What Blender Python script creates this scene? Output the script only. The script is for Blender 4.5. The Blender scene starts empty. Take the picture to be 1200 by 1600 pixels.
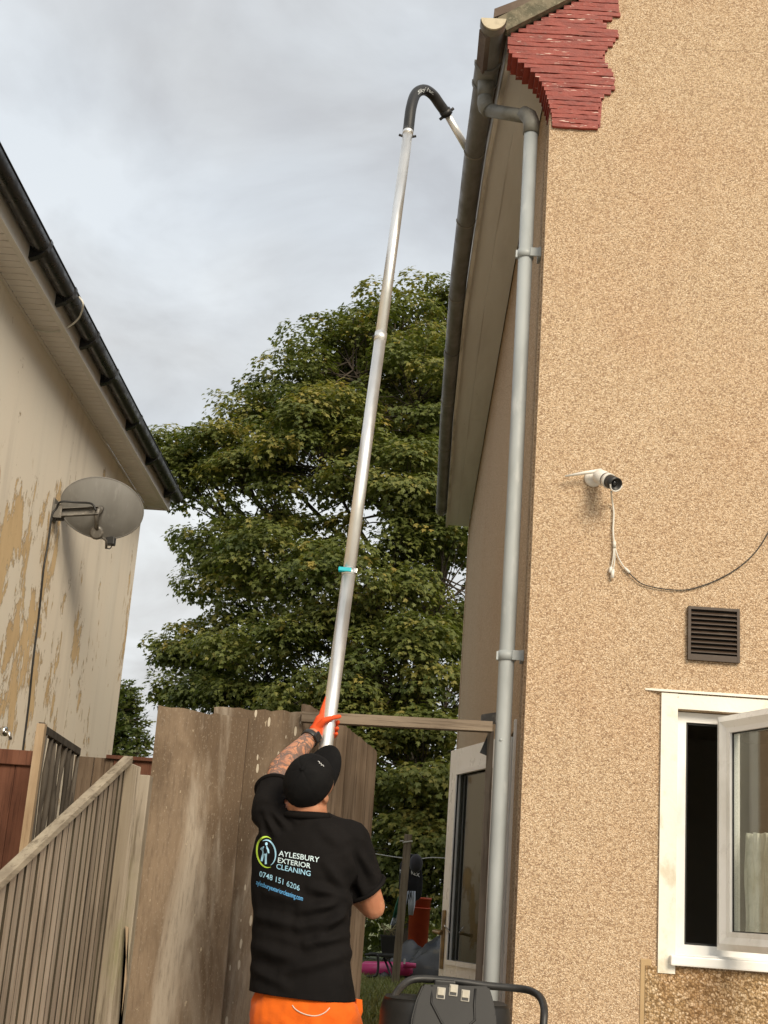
import bpy, bmesh, math, random
import numpy as np
from mathutils import Vector, Matrix
from mathutils.bvhtree import BVHTree

random.seed(7)
rng = np.random.default_rng(11)
scene = bpy.context.scene
COL = scene.collection

# ------------------------------------------------------------------ camera
FPX, PITCH, ROLL, YAW = 2150.0, 0.283489, 0.0734595, 0.0322075
CAM = Vector((0.0, 0.0, 1.2))
_f = Vector((-math.sin(YAW)*math.cos(PITCH), math.cos(YAW)*math.cos(PITCH), math.sin(PITCH)))
_r0 = Vector((math.cos(YAW), math.sin(YAW), 0.0)); _u0 = _r0.cross(_f)
_r = _r0*math.cos(ROLL) + _u0*math.sin(ROLL); _u = _u0*math.cos(ROLL) - _r0*math.sin(ROLL)
cd = bpy.data.cameras.new('camera'); cam = bpy.data.objects.new('camera', cd); COL.objects.link(cam)
cd.sensor_fit = 'VERTICAL'; cd.sensor_height = 24.0; cd.lens = 24.0*FPX/1600.0
cd.clip_start = 0.05; cd.clip_end = 2000
cam.matrix_world = Matrix(((_r.x, _u.x, -_f.x, CAM.x), (_r.y, _u.y, -_f.y, CAM.y), (_r.z, _u.z, -_f.z, CAM.z), (0, 0, 0, 1)))
scene.camera = cam

# ------------------------------------------------------------------ world, sun, exposure
SUN_EL, SUN_AZ = math.radians(31), math.radians(155)      # azimuth clockwise from +Y (away from the camera)
scene.view_settings.view_transform = 'Standard'
scene.view_settings.look = 'None'
scene.view_settings.gamma = 1.0
scene.view_settings.exposure = 1.42
world = bpy.data.worlds.new('World'); scene.world = world; world.use_nodes = True
nt = world.node_tree; nt.nodes.clear()
def wn(t, **k):
    n = nt.nodes.new(t)
    for a, b in k.items(): setattr(n, a, b)
    return n
out = wn('ShaderNodeOutputWorld'); mixs = wn('ShaderNodeMixShader')
sky = wn('ShaderNodeTexSky', sky_type='NISHITA', sun_disc=False)
sky.sun_elevation = SUN_EL; sky.sun_rotation = SUN_AZ; sky.air_density = 1.2; sky.dust_density = 2.0
b1 = wn('ShaderNodeBackground'); b1.inputs[1].default_value = 0.06
b2 = wn('ShaderNodeBackground'); b2.inputs[1].default_value = 0.325
tc = wn('ShaderNodeTexCoord'); sep = wn('ShaderNodeSeparateXYZ')
nt.links.new(tc.outputs['Generated'], sep.inputs[0])
zz = wn('ShaderNodeMath', operation='ADD'); zz.inputs[1].default_value = 0.35
nt.links.new(sep.outputs[2], zz.inputs[0])
dx = wn('ShaderNodeMath', operation='DIVIDE'); dy = wn('ShaderNodeMath', operation='DIVIDE')
nt.links.new(sep.outputs[0], dx.inputs[0]); nt.links.new(zz.outputs[0], dx.inputs[1])
nt.links.new(sep.outputs[1], dy.inputs[0]); nt.links.new(zz.outputs[0], dy.inputs[1])
cmb = wn('ShaderNodeCombineXYZ'); nt.links.new(dx.outputs[0], cmb.inputs[0]); nt.links.new(dy.outputs[0], cmb.inputs[1])
cmb.inputs[2].default_value = 3.1
n1 = wn('ShaderNodeTexNoise'); n1.inputs['Scale'].default_value = 4.2; n1.inputs['Detail'].default_value = 7; n1.inputs['Roughness'].default_value = 0.52; n1.inputs['Distortion'].default_value = 0.35
n2 = wn('ShaderNodeTexNoise'); n2.inputs['Scale'].default_value = 1.5; n2.inputs['Detail'].default_value = 4
nt.links.new(cmb.outputs[0], n1.inputs['Vector']); nt.links.new(cmb.outputs[0], n2.inputs['Vector'])
rp = wn('ShaderNodeValToRGB'); e = rp.color_ramp.elements
e[0].position = 0.37; e[0].color = (0.74, 0.745, 0.745, 1); e[1].position = 0.62; e[1].color = (1.02, 1.06, 1.08, 1)
nt.links.new(n1.outputs['Fac'], rp.inputs[0]); nt.links.new(rp.outputs[0], b2.inputs[0])
mr = wn('ShaderNodeMapRange'); mr.inputs['From Min'].default_value = 0.42; mr.inputs['From Max'].default_value = 0.62
mr.inputs['To Min'].default_value = 1.0; mr.inputs['To Max'].default_value = 0.80
nt.links.new(n2.outputs['Fac'], mr.inputs['Value'])
nt.links.new(sky.outputs[0], b1.inputs[0]); nt.links.new(mr.outputs[0], mixs.inputs[0])
nt.links.new(b1.outputs[0], mixs.inputs[1]); nt.links.new(b2.outputs[0], mixs.inputs[2]); nt.links.new(mixs.outputs[0], out.inputs[0])
sl = bpy.data.lights.new('sun', 'SUN'); sl.energy = 1.45; sl.angle = math.radians(26); sl.color = (1.0, 0.87, 0.68)
so = bpy.data.objects.new('sun', sl); COL.objects.link(so)
_sd = Vector((math.sin(SUN_AZ)*math.cos(SUN_EL), math.cos(SUN_AZ)*math.cos(SUN_EL), math.sin(SUN_EL)))
so.rotation_euler = _sd.to_track_quat('Z', 'Y').to_euler(); so.location = _sd*30

# ------------------------------------------------------------------ helpers
def at(px, py, Y=None, X=None, Z=None):
    """survey helper: the point of the photograph (1200x1600) at a known distance, side offset or height"""
    d = _f + _r*((px-600)/FPX) - _u*((py-800)/FPX)
    t = Y/d.y if Y is not None else X/d.x if X is not None else (Z-CAM.z)/d.z
    return CAM + d*t
WLOC = {}
def loc_of(o): return WLOC[o.name] if o is not None else Vector((0, 0, 0))
def place(o, w, parent):
    COL.objects.link(o); WLOC[o.name] = Vector(w)
    if parent is not None: o.parent = parent
    o.location = Vector(w) - loc_of(parent)
def tag(o, label=None, cat=None, group=None, kind=None):
    if label: o['label'] = label
    if cat: o['category'] = cat
    if group: o['group'] = group
    if kind: o['kind'] = kind
    return o
def thing(name, loc, label, cat, group=None):
    o = bpy.data.objects.new(name, None); o.empty_display_size = 0.1
    place(o, loc, None); return tag(o, label, cat, group)
def from_mesh(name, me, material, parent=None, smooth=None, origin=None):
    n = len(me.vertices); co = np.empty(n*3); me.vertices.foreach_get('co', co); co = co.reshape(-1, 3)
    if origin is None:
        lo, hi = co.min(0), co.max(0); origin = (lo+hi)/2; origin[2] = lo[2]
    origin = np.array(origin, float)
    me.vertices.foreach_set('co', (co-origin).ravel()); me.update()
    if material is not None:
        me.materials.clear(); me.materials.append(material)
    if smooth is not None:
        me.polygons.foreach_set('use_smooth', [smooth]*len(me.polygons))
    o = bpy.data.objects.new(name, me); place(o, origin, parent); return o

class MB:
    """collects shapes (world coordinates) for ONE mesh"""
    def __init__(s): s.v = []; s.f = []; s.sm = []
    def add(s, vs, fs, smooth=False):
        b = len(s.v); s.v += [tuple(v) for v in vs]; s.f += [tuple(i+b for i in f) for f in fs]; s.sm += [smooth]*len(fs); return s
    def box(s, lo, hi, M=None, bev=0.0):
        x0, y0, z0 = lo; x1, y1, z1 = hi
        if bev <= 0:
            vs = [(x0,y0,z0),(x1,y0,z0),(x1,y1,z0),(x0,y1,z0),(x0,y0,z1),(x1,y0,z1),(x1,y1,z1),(x0,y1,z1)]
            fs = [(0,3,2,1),(4,5,6,7),(0,1,5,4),(1,2,6,5),(2,3,7,6),(3,0,4,7)]
            if M is not None: vs = [M @ Vector(v) for v in vs]
            return s.add(vs, fs)
        bm = bmesh.new(); bmesh.ops.create_cube(bm, size=1.0)
        for v in bm.verts: v.co = Vector((x0+(v.co.x+.5)*(x1-x0), y0+(v.co.y+.5)*(y1-y0), z0+(v.co.z+.5)*(z1-z0)))
        bmesh.ops.bevel(bm, geom=bm.edges[:], offset=bev, segments=2, affect='EDGES', profile=0.6)
        if M is not None: bm.transform(M)
        s.bm(bm); return s
    def bm(s, bm, smooth=False):
        bm.verts.ensure_lookup_table(); bm.verts.index_update()
        s.add([v.co.copy() for v in bm.verts], [[v.index for v in f.verts] for f in bm.faces], smooth); bm.free(); return s
    def prism(s, pts, d, smooth=False):
        """polygon (list of points) extruded by vector d"""
        n = len(pts); d = Vector(d); p = [Vector(q) for q in pts]
        s.add(p+[q+d for q in p], [tuple(range(n))[::-1], tuple(range(n, 2*n))], False)
        b = len(s.v)-2*n
        for i in range(n):
            j = (i+1) % n; s.f.append((b+i, b+j, b+n+j, b+n+i)); s.sm.append(smooth)
        return s
    def tube(s, pts, r, seg=12, caps=True, smooth=True, flat=None):
        pts = [Vector(p) for p in pts]; n = len(pts)
        rs = r if hasattr(r, '__len__') else [r]*n
        T = []
        for i in range(n):
            a = pts[max(i-1, 0)]; b = pts[min(i+1, n-1)]; T.append((b-a).normalized())
        up = Vector((0, 0, 1)) if abs(T[0].z) < 0.95 else Vector((1, 0, 0))
        A = (up - T[0]*up.dot(T[0])).normalized(); vs = []
        for i in range(n):
            A = (A - T[i]*A.dot(T[i])).normalized(); B = T[i].cross(A)
            for k in range(seg):
                a = 2*math.pi*k/seg
                ca, sa = math.cos(a), math.sin(a)
                if flat: sa *= flat
                vs.append(pts[i] + (A*ca + B*sa)*rs[i])
        fs = [(i*seg+k, i*seg+(k+1) % seg, (i+1)*seg+(k+1) % seg, (i+1)*seg+k) for i in range(n-1) for k in range(seg)]
        s.add(vs, fs, smooth)
        if caps:
            b = len(s.v)-n*seg
            s.f.append(tuple(b+k for k in range(seg))[::-1]); s.f.append(tuple(b+(n-1)*seg+k for k in range(seg))); s.sm += [False, False]
        return s
    def lathe(s, prof, M, seg=24, smooth=True, caps=True):
        vs = []; n = len(prof)
        for (r, z) in prof:
            for k in range(seg):
                a = 2*math.pi*k/seg; vs.append(M @ Vector((r*math.cos(a), r*math.sin(a), z)))
        fs = [(i*seg+k, i*seg+(k+1) % seg, (i+1)*seg+(k+1) % seg, (i+1)*seg+k) for i in range(n-1) for k in range(seg)]
        s.add(vs, fs, smooth)
        if caps:
            b = len(s.v)-n*seg
            s.f.append(tuple(b+k for k in range(seg))[::-1]); s.f.append(tuple(b+(n-1)*seg+k for k in range(seg))); s.sm += [False, False]
        return s
    def sweep(s, prof_fn, ys, closed=False, smooth=True):
        """profile_fn(y) -> list of points"""
        rows = [prof_fn(y) for y in ys]; m = len(rows[0])
        vs = [p for r in rows for p in r]; fs = []
        for i in range(len(ys)-1):
            for k in range(m if closed else m-1):
                fs.append((i*m+k, i*m+(k+1) % m, (i+1)*m+(k+1) % m, (i+1)*m+k))
        return s.add(vs, fs, smooth)
    def build(s, name, material, parent=None, origin=None, label=None):
        me = bpy.data.meshes.new(name); me.from_pydata(s.v, [], s.f); me.validate()
        if len(me.polygons) == len(s.sm): me.polygons.foreach_set('use_smooth', s.sm)
        bm = bmesh.new(); bm.from_mesh(me); bmesh.ops.recalc_face_normals(bm, faces=bm.faces[:]); bm.to_mesh(me); bm.free()
        o = from_mesh(name, me, material, parent, None, origin)
        if label: o['label'] = label
        return o
def boxo(name, lo, hi, m, parent=None, bev=0.0, M=None, label=None): return MB().box(lo, hi, M, bev).build(name, m, parent, label=label)
def rotz(a, c=(0, 0, 0)):
    c = Vector(c); return Matrix.Translation(c) @ Matrix.Rotation(a, 4, 'Z') @ Matrix.Translation(-c)
def frame(o, x, y, z):
    M = Matrix((x, y, z)).transposed().to_4x4(); M.translation = o; return M
def axis_frame(o, z, x=None):
    z = Vector(z).normalized(); x = Vector(x) if x is not None else (Vector((1, 0, 0)) if abs(z.x) < .8 else Vector((0, 1, 0)))
    x = (x - z*x.dot(z)).normalized(); return frame(Vector(o), x, z.cross(x), z)
def catmull(P, n=8):
    P = [Vector(p) for p in P]; out = []
    Q = [P[0]*2-P[1]] + P + [P[-1]*2-P[-2]]
    for i in range(1, len(Q)-2):
        a, b, c, d = Q[i-1], Q[i], Q[i+1], Q[i+2]
        for k in range(n):
            t = k/n
            out.append(0.5*((2*b)+(c-a)*t+(2*a-5*b+4*c-d)*t*t+(3*b-3*c+d-a)*t**3))
    out.append(P[-1]); return out

# ------------------------------------------------------------------ materials
def new_mat(name):
    m = bpy.data.materials.new(name); m.use_nodes = True; t = m.node_tree; t.nodes.clear()
    o = t.nodes.new('ShaderNodeOutputMaterial'); p = t.nodes.new('ShaderNodeBsdfPrincipled'); t.links.new(p.outputs[0], o.inputs[0])
    return m, t, p, o
def nd(t, typ, **k):
    n = t.nodes.new(typ)
    for a, b in k.items():
        if a in n.inputs.keys(): n.inputs[a].default_value = b
        else: setattr(n, a, b)
    return n
def coords(t, stretch=(1, 1, 1), rot=(0, 0, 0), obj=False, off=True):
    """world position (or object coordinates shifted at random per object), scaled"""
    if obj:
        c = nd(t, 'ShaderNodeTexCoord').outputs['Object']
        oi = nd(t, 'ShaderNodeObjectInfo'); mu = nd(t, 'ShaderNodeMath', operation='MULTIPLY'); mu.inputs[1].default_value = 37.0
        t.links.new(oi.outputs['Random'], mu.inputs[0])
        ad = nd(t, 'ShaderNodeVectorMath', operation='ADD'); t.links.new(c, ad.inputs[0]); t.links.new(mu.outputs[0], ad.inputs[1]); c = ad.outputs[0]
    else:
        c = nd(t, 'ShaderNodeNewGeometry').outputs['Position']
    mp = nd(t, 'ShaderNodeMapping'); mp.inputs['Scale'].default_value = stretch; mp.inputs['Rotation'].default_value = rot
    t.links.new(c, mp.inputs[0]); return mp.outputs[0]
def noise(t, vec, scale, detail=5, rough=0.55, dist=0.0):
    n = nd(t, 'ShaderNodeTexNoise', Scale=scale, Detail=detail, Roughness=rough, Distortion=dist); t.links.new(vec, n.inputs['Vector']); return n.outputs['Fac']
def ramp(t, fac, lo, hi, a=0.0, b=1.0):
    n = nd(t, 'ShaderNodeMapRange'); n.interpolation_type = 'SMOOTHSTEP'
    for k, v in zip(('From Min', 'From Max', 'To Min', 'To Max'), (lo, hi, a, b)): n.inputs[k].default_value = v
    t.links.new(fac, n.inputs['Value']); return n.outputs[0]
def mixc(t, fac, a, b, blend='MIX'):
    n = nd(t, 'ShaderNodeMix', data_type='RGBA', blend_type=blend)
    if isinstance(fac, (int, float)): n.inputs[0].default_value = fac
    else: t.links.new(fac, n.inputs[0])
    for i, c in ((6, a), (7, b)):
        if isinstance(c, tuple): n.inputs[i].default_value = (*c[:3], 1)
        else: t.links.new(c, n.inputs[i])
    return n.outputs[2]
def math2(t, op, a, b=None):
    n = nd(t, 'ShaderNodeMath', operation=op)
    for i, c in enumerate((a, b)):
        if c is None: continue
        if isinstance(c, (int, float)): n.inputs[i].default_value = c
        else: t.links.new(c, n.inputs[i])
    return n.outputs[0]
def bump(t, p, h, strength=0.5, dist=0.005, prev=None):
    b = nd(t, 'ShaderNodeBump', Strength=strength, Distance=dist); t.links.new(h, b.inputs['Height'])
    if prev is not None: t.links.new(prev, b.inputs['Normal'])
    t.links.new(b.outputs[0], p.inputs['Normal']); return b.outputs[0]
def M(name, c1, layers=(), rough=0.6, metal=0.0, spec=0.5, bmp=(), objvar=0.0, obj=False, rvar=None, sheen=0.0):
    """layers: (colour, scale, stretch, lo, hi, amount); bmp: (scale, stretch, strength, distance)"""
    m, t, p, o = new_mat(name); col = None
    for (c, sc, st, lo, hi, am) in layers:
        f = ramp(t, noise(t, coords(t, st, obj=obj), sc, 6, 0.6), lo, hi, 0.0, am)
        col = mixc(t, f, col if col is not None else c1, c)
    if objvar:
        oi = nd(t, 'ShaderNodeObjectInfo'); v = ramp(t, oi.outputs['Random'], 0, 1, 1-objvar, 1+objvar)
        cc = nd(t, 'ShaderNodeCombineColor')
        for i in range(3): t.links.new(v, cc.inputs[i])
        col = mixc(t, 1.0, col if col is not None else c1, cc.outputs[0], 'MULTIPLY')
    if col is None: p.inputs['Base Color'].default_value = (*c1, 1)
    else: t.links.new(col, p.inputs['Base Color'])
    p.inputs['Roughness'].default_value = rough; p.inputs['Metallic'].default_value = metal; p.inputs['Specular IOR Level'].default_value = spec
    if rvar:
        t.links.new(ramp(t, noise(t, coords(t, obj=obj), rvar[0], 5), .3, .7, rvar[1], rvar[2]), p.inputs['Roughness'])
    if sheen: p.inputs['Sheen Weight'].default_value = sheen
    pv = None
    for (sc, st, s, d) in bmp: pv = bump(t, p, noise(t, coords(t, st, obj=obj), sc, 6, .6), s, d, pv)
    return m

def pebble(name, dark, mid, light, scale=75, tintc=(0.30, 0.17, 0.09), amt=0.35, bstr=0.9, warm=None):
    m, t, p, o = new_mat(name)
    v = coords(t)
    jit = nd(t, 'ShaderNodeTexNoise', Scale=scale*0.6, Detail=2); t.links.new(v, jit.inputs['Vector'])
    ad = nd(t, 'ShaderNodeVectorMath', operation='MULTIPLY_ADD'); t.links.new(jit.outputs['Color'], ad.inputs[0]); ad.inputs[1].default_value = (0.012,)*3; t.links.new(v, ad.inputs[2])
    vo = nd(t, 'ShaderNodeTexVoronoi', Scale=scale, Randomness=1.0); t.links.new(ad.outputs[0], vo.inputs['Vector'])
    sp = nd(t, 'ShaderNodeSeparateColor'); t.links.new(vo.outputs['Color'], sp.inputs[0])
    rmp = nd(t, 'ShaderNodeValToRGB'); e = rmp.color_ramp.elements
    e[0].position = 0.0; e[0].color = (*dark, 1); e[1].position = 1.0; e[1].color = (*light, 1)
    k = e.new(0.35); k.color = (*mid, 1); k = e.new(0.75); k.color = (*[a*.6+b*.4 for a, b in zip(mid, light)], 1)
    t.links.new(sp.outputs[0], rmp.inputs[0])
    gap = ramp(t, vo.outputs['Distance'], 0.42, 0.78)
    col = mixc(t, math2(t, 'MULTIPLY', gap, 0.75), rmp.outputs[0], dark)
    big = ramp(t, noise(t, coords(t), 1.3, 6, .62), .42, .72, 0, amt)
    col = mixc(t, big, col, tintc, 'MULTIPLY') if False else mixc(t, big, col, mixc(t, 1.0, col, tuple(min(1, c*2.6) for c in tintc), 'MULTIPLY'))
    # rain streaks
    st = ramp(t, noise(t, coords(t, (7, 7, .55)), 1.0, 5, .6), .54, .8, 0, .16)
    col = mixc(t, st, col, mixc(t, 1.0, col, (.72, .70, .66), 'MULTIPLY'))
    t.links.new(col, p.inputs['Base Color'])
    p.inputs['Roughness'].default_value = 0.85; p.inputs['Specular IOR Level'].default_value = 0.25
    h = math2(t, 'SUBTRACT', 1.0, vo.outputs['Distance'])
    bump(t, p, h, bstr, 0.006)
    return m
MAT = {}
MAT['pebble'] = pebble('pebbledash', (0.30, 0.195, 0.118), (0.60, 0.432, 0.272), (0.80, 0.65, 0.472), 185, amt=.12, bstr=.75)
MAT['patch'] = pebble('pebbledash_patch', (0.18, 0.112, 0.05), (0.42, 0.285, 0.145), (0.74, 0.60, 0.42), 110, amt=.45)
MAT['red'] = M('red_paint', (0.275, 0.041, 0.025), [((0.19, 0.026, 0.017), 12, (1, 1, 3), .4, .65, .8), ((0.16, .06, .045), 40, (.5, 1, 2), .58, .7, .6), ((0.74, 0.55, 0.47), 30, (.35, 1, 3.4), .64, .665, .85)], rough=.55, bmp=[(60, (1, 1, 2), .5, .004)])
MAT['verge'] = M('mossy_cement', (0.20, 0.17, 0.115), [((0.09, 0.085, 0.055), 14, (1, 1, 1), .42, .6, .8), ((0.35, 0.31, 0.22), 40, (1, 1, 1), .55, .7, .6)], rough=.9, bmp=[(50, (1, 1, 1), .6, .01)])
MAT['rooftile'] = M('concrete_tile', (0.12, 0.085, 0.065), [((0.2, 0.16, 0.12), 6, (1, 1, 1), .4, .7, .6)], rough=.9, objvar=.1, bmp=[(30, (1, 1, 1), .4, .01)])
MAT['soffit'] = M('soffit_paint', (0.76, 0.755, 0.745), [((0.64, 0.62, 0.60), 2.2, (3, .4, 1), .4, .7, .6), ((0.80, 0.80, 0.79), 9, (2, .3, 1), .6, .75, .5), ((0.12, .09, .06), 30, (1, 1, 1), .70, .76, .8)], rough=.7, bmp=[(25, (1, 1, 1), .15, .004)])
MAT['fascia'] = M('fascia_paint', (0.70, 0.66, 0.60), [((0.22, 0.18, 0.13), 4, (2, .5, 2), .42, .7, .7)], rough=.65)
MAT['gutter'] = M('grey_gutter', (0.19, 0.185, 0.172), [((0.11, 0.104, 0.092), 5, (2, .6, 2), .4, .66, .75), ((0.19, 0.175, 0.15), 22, (1, .4, 1), .58, .74, .5)], rough=.5, spec=.4, rvar=(9, .38, .62), bmp=[(90, (1, 1, 1), .08, .002)])
MAT['gutrim'] = M('gutter_rim', (0.235, 0.215, 0.18), [((0.10, 0.088, 0.07), 12, (1, 1, 1), .4, .7, .7)], rough=.5)
MAT['endcap'] = M('cream_cap', (0.52, 0.45, 0.32), [((0.30, 0.25, 0.17), 18, (1, 1, 1), .45, .7, .6)], rough=.6)
MAT['pipe'] = M('grey_pipe', (0.39, 0.42, 0.425), [((0.29, 0.315, 0.32), 4, (1, 1, .5), .4, .7, .7), ((0.52, 0.545, 0.54), 16, (1, 1, .35), .56, .72, .6), ((0.22, .21, .18), 40, (1, 1, .5), .68, .74, .6)], rough=.5, spec=.4, rvar=(12, .4, .65), bmp=[(60, (1, 1, 1), .08, .002)])
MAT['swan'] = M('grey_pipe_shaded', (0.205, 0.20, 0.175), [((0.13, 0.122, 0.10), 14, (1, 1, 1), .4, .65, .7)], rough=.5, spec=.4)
MAT['upvc'] = M('white_upvc', (0.87, 0.86, 0.83), [((0.60, 0.58, 0.51), 5, (1, 1, .6), .5, .75, .5)], rough=.35, spec=.5, rvar=(15, .25, .45))
MAT['masonry'] = M('masonry_paint', (0.80, 0.775, 0.69), [((0.52, 0.45, 0.31), 7, (1.5, 1, 1), .5, .7, .65), ((0.25, 0.18, 0.10), 32, (1, 1, .7), .68, .72, .8)], rough=.8, bmp=[(45, (1, 1, 1), .4, .004)])
MAT['seal'] = M('black_seal', (0.015, 0.015, 0.015), rough=.5)
MAT['vent'] = M('brown_vent', (0.055, 0.036, 0.024), [((0.10, 0.075, 0.055), 16, (1, 1, 1), .5, .7, .7)], rough=.5, spec=.4)
MAT['dark'] = M('dark_void', (0.012, 0.010, 0.009), rough=.9)
MAT['plaster'] = M('room_plaster', (0.30, 0.28, 0.25), rough=.9)
MAT['concrete'] = M('concrete', (0.42, 0.40, 0.355), [((0.30, 0.28, 0.24), 3, (1, 1, 1), .4, .7, .7), ((0.50, 0.48, 0.43), 30, (1, 1, 1), .55, .7, .5)], rough=.9, bmp=[(60, (1, 1, 1), .5, .006)])
def glass_mat(name, refl, tint):
    m, t, p, o = new_mat(name); t.nodes.remove(p)
    g = nd(t, 'ShaderNodeBsdfGlossy', Roughness=0.02); g.inputs[0].default_value = (0.95, 0.95, 0.95, 1)
    tr = nd(t, 'ShaderNodeBsdfTransparent'); tr.inputs[0].default_value = (*tint, 1)
    fr = nd(t, 'ShaderNodeLayerWeight', Blend=.5); f = math2(t, 'ADD', math2(t, 'MULTIPLY', math2(t, 'POWER', fr.outputs['Facing'], 4.0), .9), refl)
    mx = nd(t, 'ShaderNodeMixShader'); t.links.new(f, mx.inputs[0]); t.links.new(tr.outputs[0], mx.inputs[1]); t.links.new(g.outputs[0], mx.inputs[2]); t.links.new(mx.outputs[0], o.inputs[0])
    return m
MAT['glass'] = glass_mat('window_glass', 0.075, (0.86, 0.88, 0.85))
MAT['doorglass'] = glass_mat('door_glass', 0.05, (0.30, 0.32, 0.27))
MAT['net'] = M('net_fabric', (0.84, 0.83, 0.75), [((0.50, 0.49, 0.40), 28, (1, 1, .5), .45, .6, .5), ((0.8, 0.8, 0.74), 60, (1, 1, 1), .5, .6, .5)], rough=.9)
MAT['brass'] = M('tarnished_brass', (0.30, 0.20, 0.09), [((0.10, 0.07, 0.04), 20, (1, 1, 1), .4, .7, .8)], rough=.4, metal=.8)
MAT['chrome'] = M('bright_metal', (0.7, 0.7, 0.68), rough=.25, metal=1.0)

# ------------------------------------------------------------------ ground
GZ = 0.45
def ground_z(y): 
    s = min(1, max(0, (y-6.9)/3.0)); return GZ*s*s*(3-2*s)
gm = MB(); gys = [-300, -8, 6.9, 7.4, 7.9, 8.4, 8.9, 9.4, 9.9, 40, 700]; gxs = [-400, -12, -3, 0, 3, 12, 400]
gv = [(x, y, ground_z(y)-0.004) for y in gys for x in gxs]; nx = len(gxs)
gm.add(gv, [(j*nx+i, j*nx+i+1, (j+1)*nx+i+1, (j+1)*nx+i) for j in range(len(gys)-1) for i in range(nx-1)], True)
MAT['lawn'] = M('lawn', (0.085, 0.10, 0.026), [((0.14, 0.125, 0.05), 1.6, (1, 1, 1), .4, .7, .7), ((0.05, 0.065, 0.017), 25, (1, 1, 1), .4, .65, .7)], rough=.95, bmp=[(40, (1, 1, 1), .6, .02)])
tag(gm.build('ground', MAT['lawn'], origin=(0, 0, 0)), kind='structure')
pm2 = MB(); pm2.box((-1.15, -8, -0.05), (0.47, 6.9, 0.004))
tag(pm2.build('path', MAT['concrete']), kind='structure')
tag(MB().box((0.473, -9, -0.05), (9, 5.895, 0.004)).build('bounce_patio', MAT['concrete']), kind='structure')  # out of view: wide pale paving added to bounce light onto gable and soffit
tag(MB().box((-7, -9, -0.05), (-1.153, 2.9, 0.004)).build('bounce_patio', MAT['concrete']), kind='structure')  # second unseen slab, added for the same bounce light
# lawn blades where the garden shows between the gate and the wall
nb = 26000
bx = rng.uniform(-1.6, 1.4, nb); by = 8.2 + 14*rng.random(nb)**1.1
bz = np.array([ground_z(y) for y in by]); hh = rng.uniform(.03, .075, nb); an = rng.uniform(0, 2*np.pi, nb)
w = .004 + .004*rng.random(nb); lx = rng.normal(0, .022, nb); ly = rng.normal(0, .022, nb)
V0 = np.stack([bx-w*np.cos(an), by-w*np.sin(an), bz], 1); V1 = np.stack([bx+w*np.cos(an), by+w*np.sin(an), bz], 1); V2 = np.stack([bx+lx, by+ly, bz+hh], 1)
gme = bpy.data.meshes.new('grass'); gme.from_pydata(np.stack([V0, V1, V2], 1).reshape(-1, 3).tolist(), [], np.arange(nb*3).reshape(-1, 3).tolist())
MAT['blade'] = M('grass_blade', (0.19, 0.22, 0.05), [((0.32, 0.28, 0.11), 3.5, (1, 1, 1), .4, .7, .8)], rough=.7)
tag(from_mesh('grass', gme, MAT['blade']), 'short patchy green lawn beyond the gate', 'grass', kind='stuff')

# ------------------------------------------------------------------ pebbledashed house on the right
XC, YG, YB, XR, ZS = 0.475, 5.9, 14.7, 7.2, 5.38
house = thing('house', ((XC+XR)/2, (YG+YB)/2, 0), 'tan pebbledash house on the right with red painted brick corbel at its eave', 'house')
def cell_wall(us, zs, hole, pos, th):
    """wall of cells with openings; pos(u, z, d) -> point, d = 0 face, 1 = back"""
    mb = MB(); nu, nz = len(us)-1, len(zs)-1; solid = lambda i, j: 0 <= i < nu and 0 <= j < nz and (i, j) not in hole
    for i in range(nu):
        for j in range(nz):
            if not solid(i, j): continue
            a, b, c, d = us[i], us[i+1], zs[j], zs[j+1]
            mb.add([pos(a, c, 0), pos(b, c, 0), pos(b, d, 0), pos(a, d, 0)], [(0, 1, 2, 3)])
            mb.add([pos(a, c, th), pos(b, c, th), pos(b, d, th), pos(a, d, th)], [(3, 2, 1, 0)])
            for (di, dj, p, q) in ((-1, 0, (a, c), (a, d)), (1, 0, (b, c), (b, d)), (0, -1, (a, c), (b, c)), (0, 1, (a, d), (b, d))):
                if not solid(i+di, j+dj): mb.add([pos(*p, 0), pos(*q, 0), pos(*q, th), pos(*p, th)], [(0, 1, 2, 3)])
    return mb
WX0, WX1, WZ0, WZ1 = 1.123, 2.33, 1.105, 2.127
gw = cell_wall([XC, WX0, WX1, XR], [-.3, WZ0, WZ1, 5.40], {(1, 1)}, lambda u, z, d: (u, YG+d, z), .27)
SLOPE = 0.52; XRIDGE = (XC+XR)/2
gw.prism([(XC, YG, 5.401), (XR, YG, 5.401), (XR, YG, 5.55), (XRIDGE, YG, 5.56+SLOPE*(XRIDGE-XC)), (XC, YG, 5.55)], (0, .27, 0))
gw.build('gable_wall', MAT['pebble'], house)
DY0, DY1, DZ1 = 6.46, 7.26, 2.08
sw = cell_wall([YG+.272, DY0, DY1, YB-.27], [-.3, -.02, DZ1, 5.42], {(1, 1)}, lambda u, z, d: (XC+0.006+d, u, z), .26)
sw.build('side_wall', MAT['pebble'], house)
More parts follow.
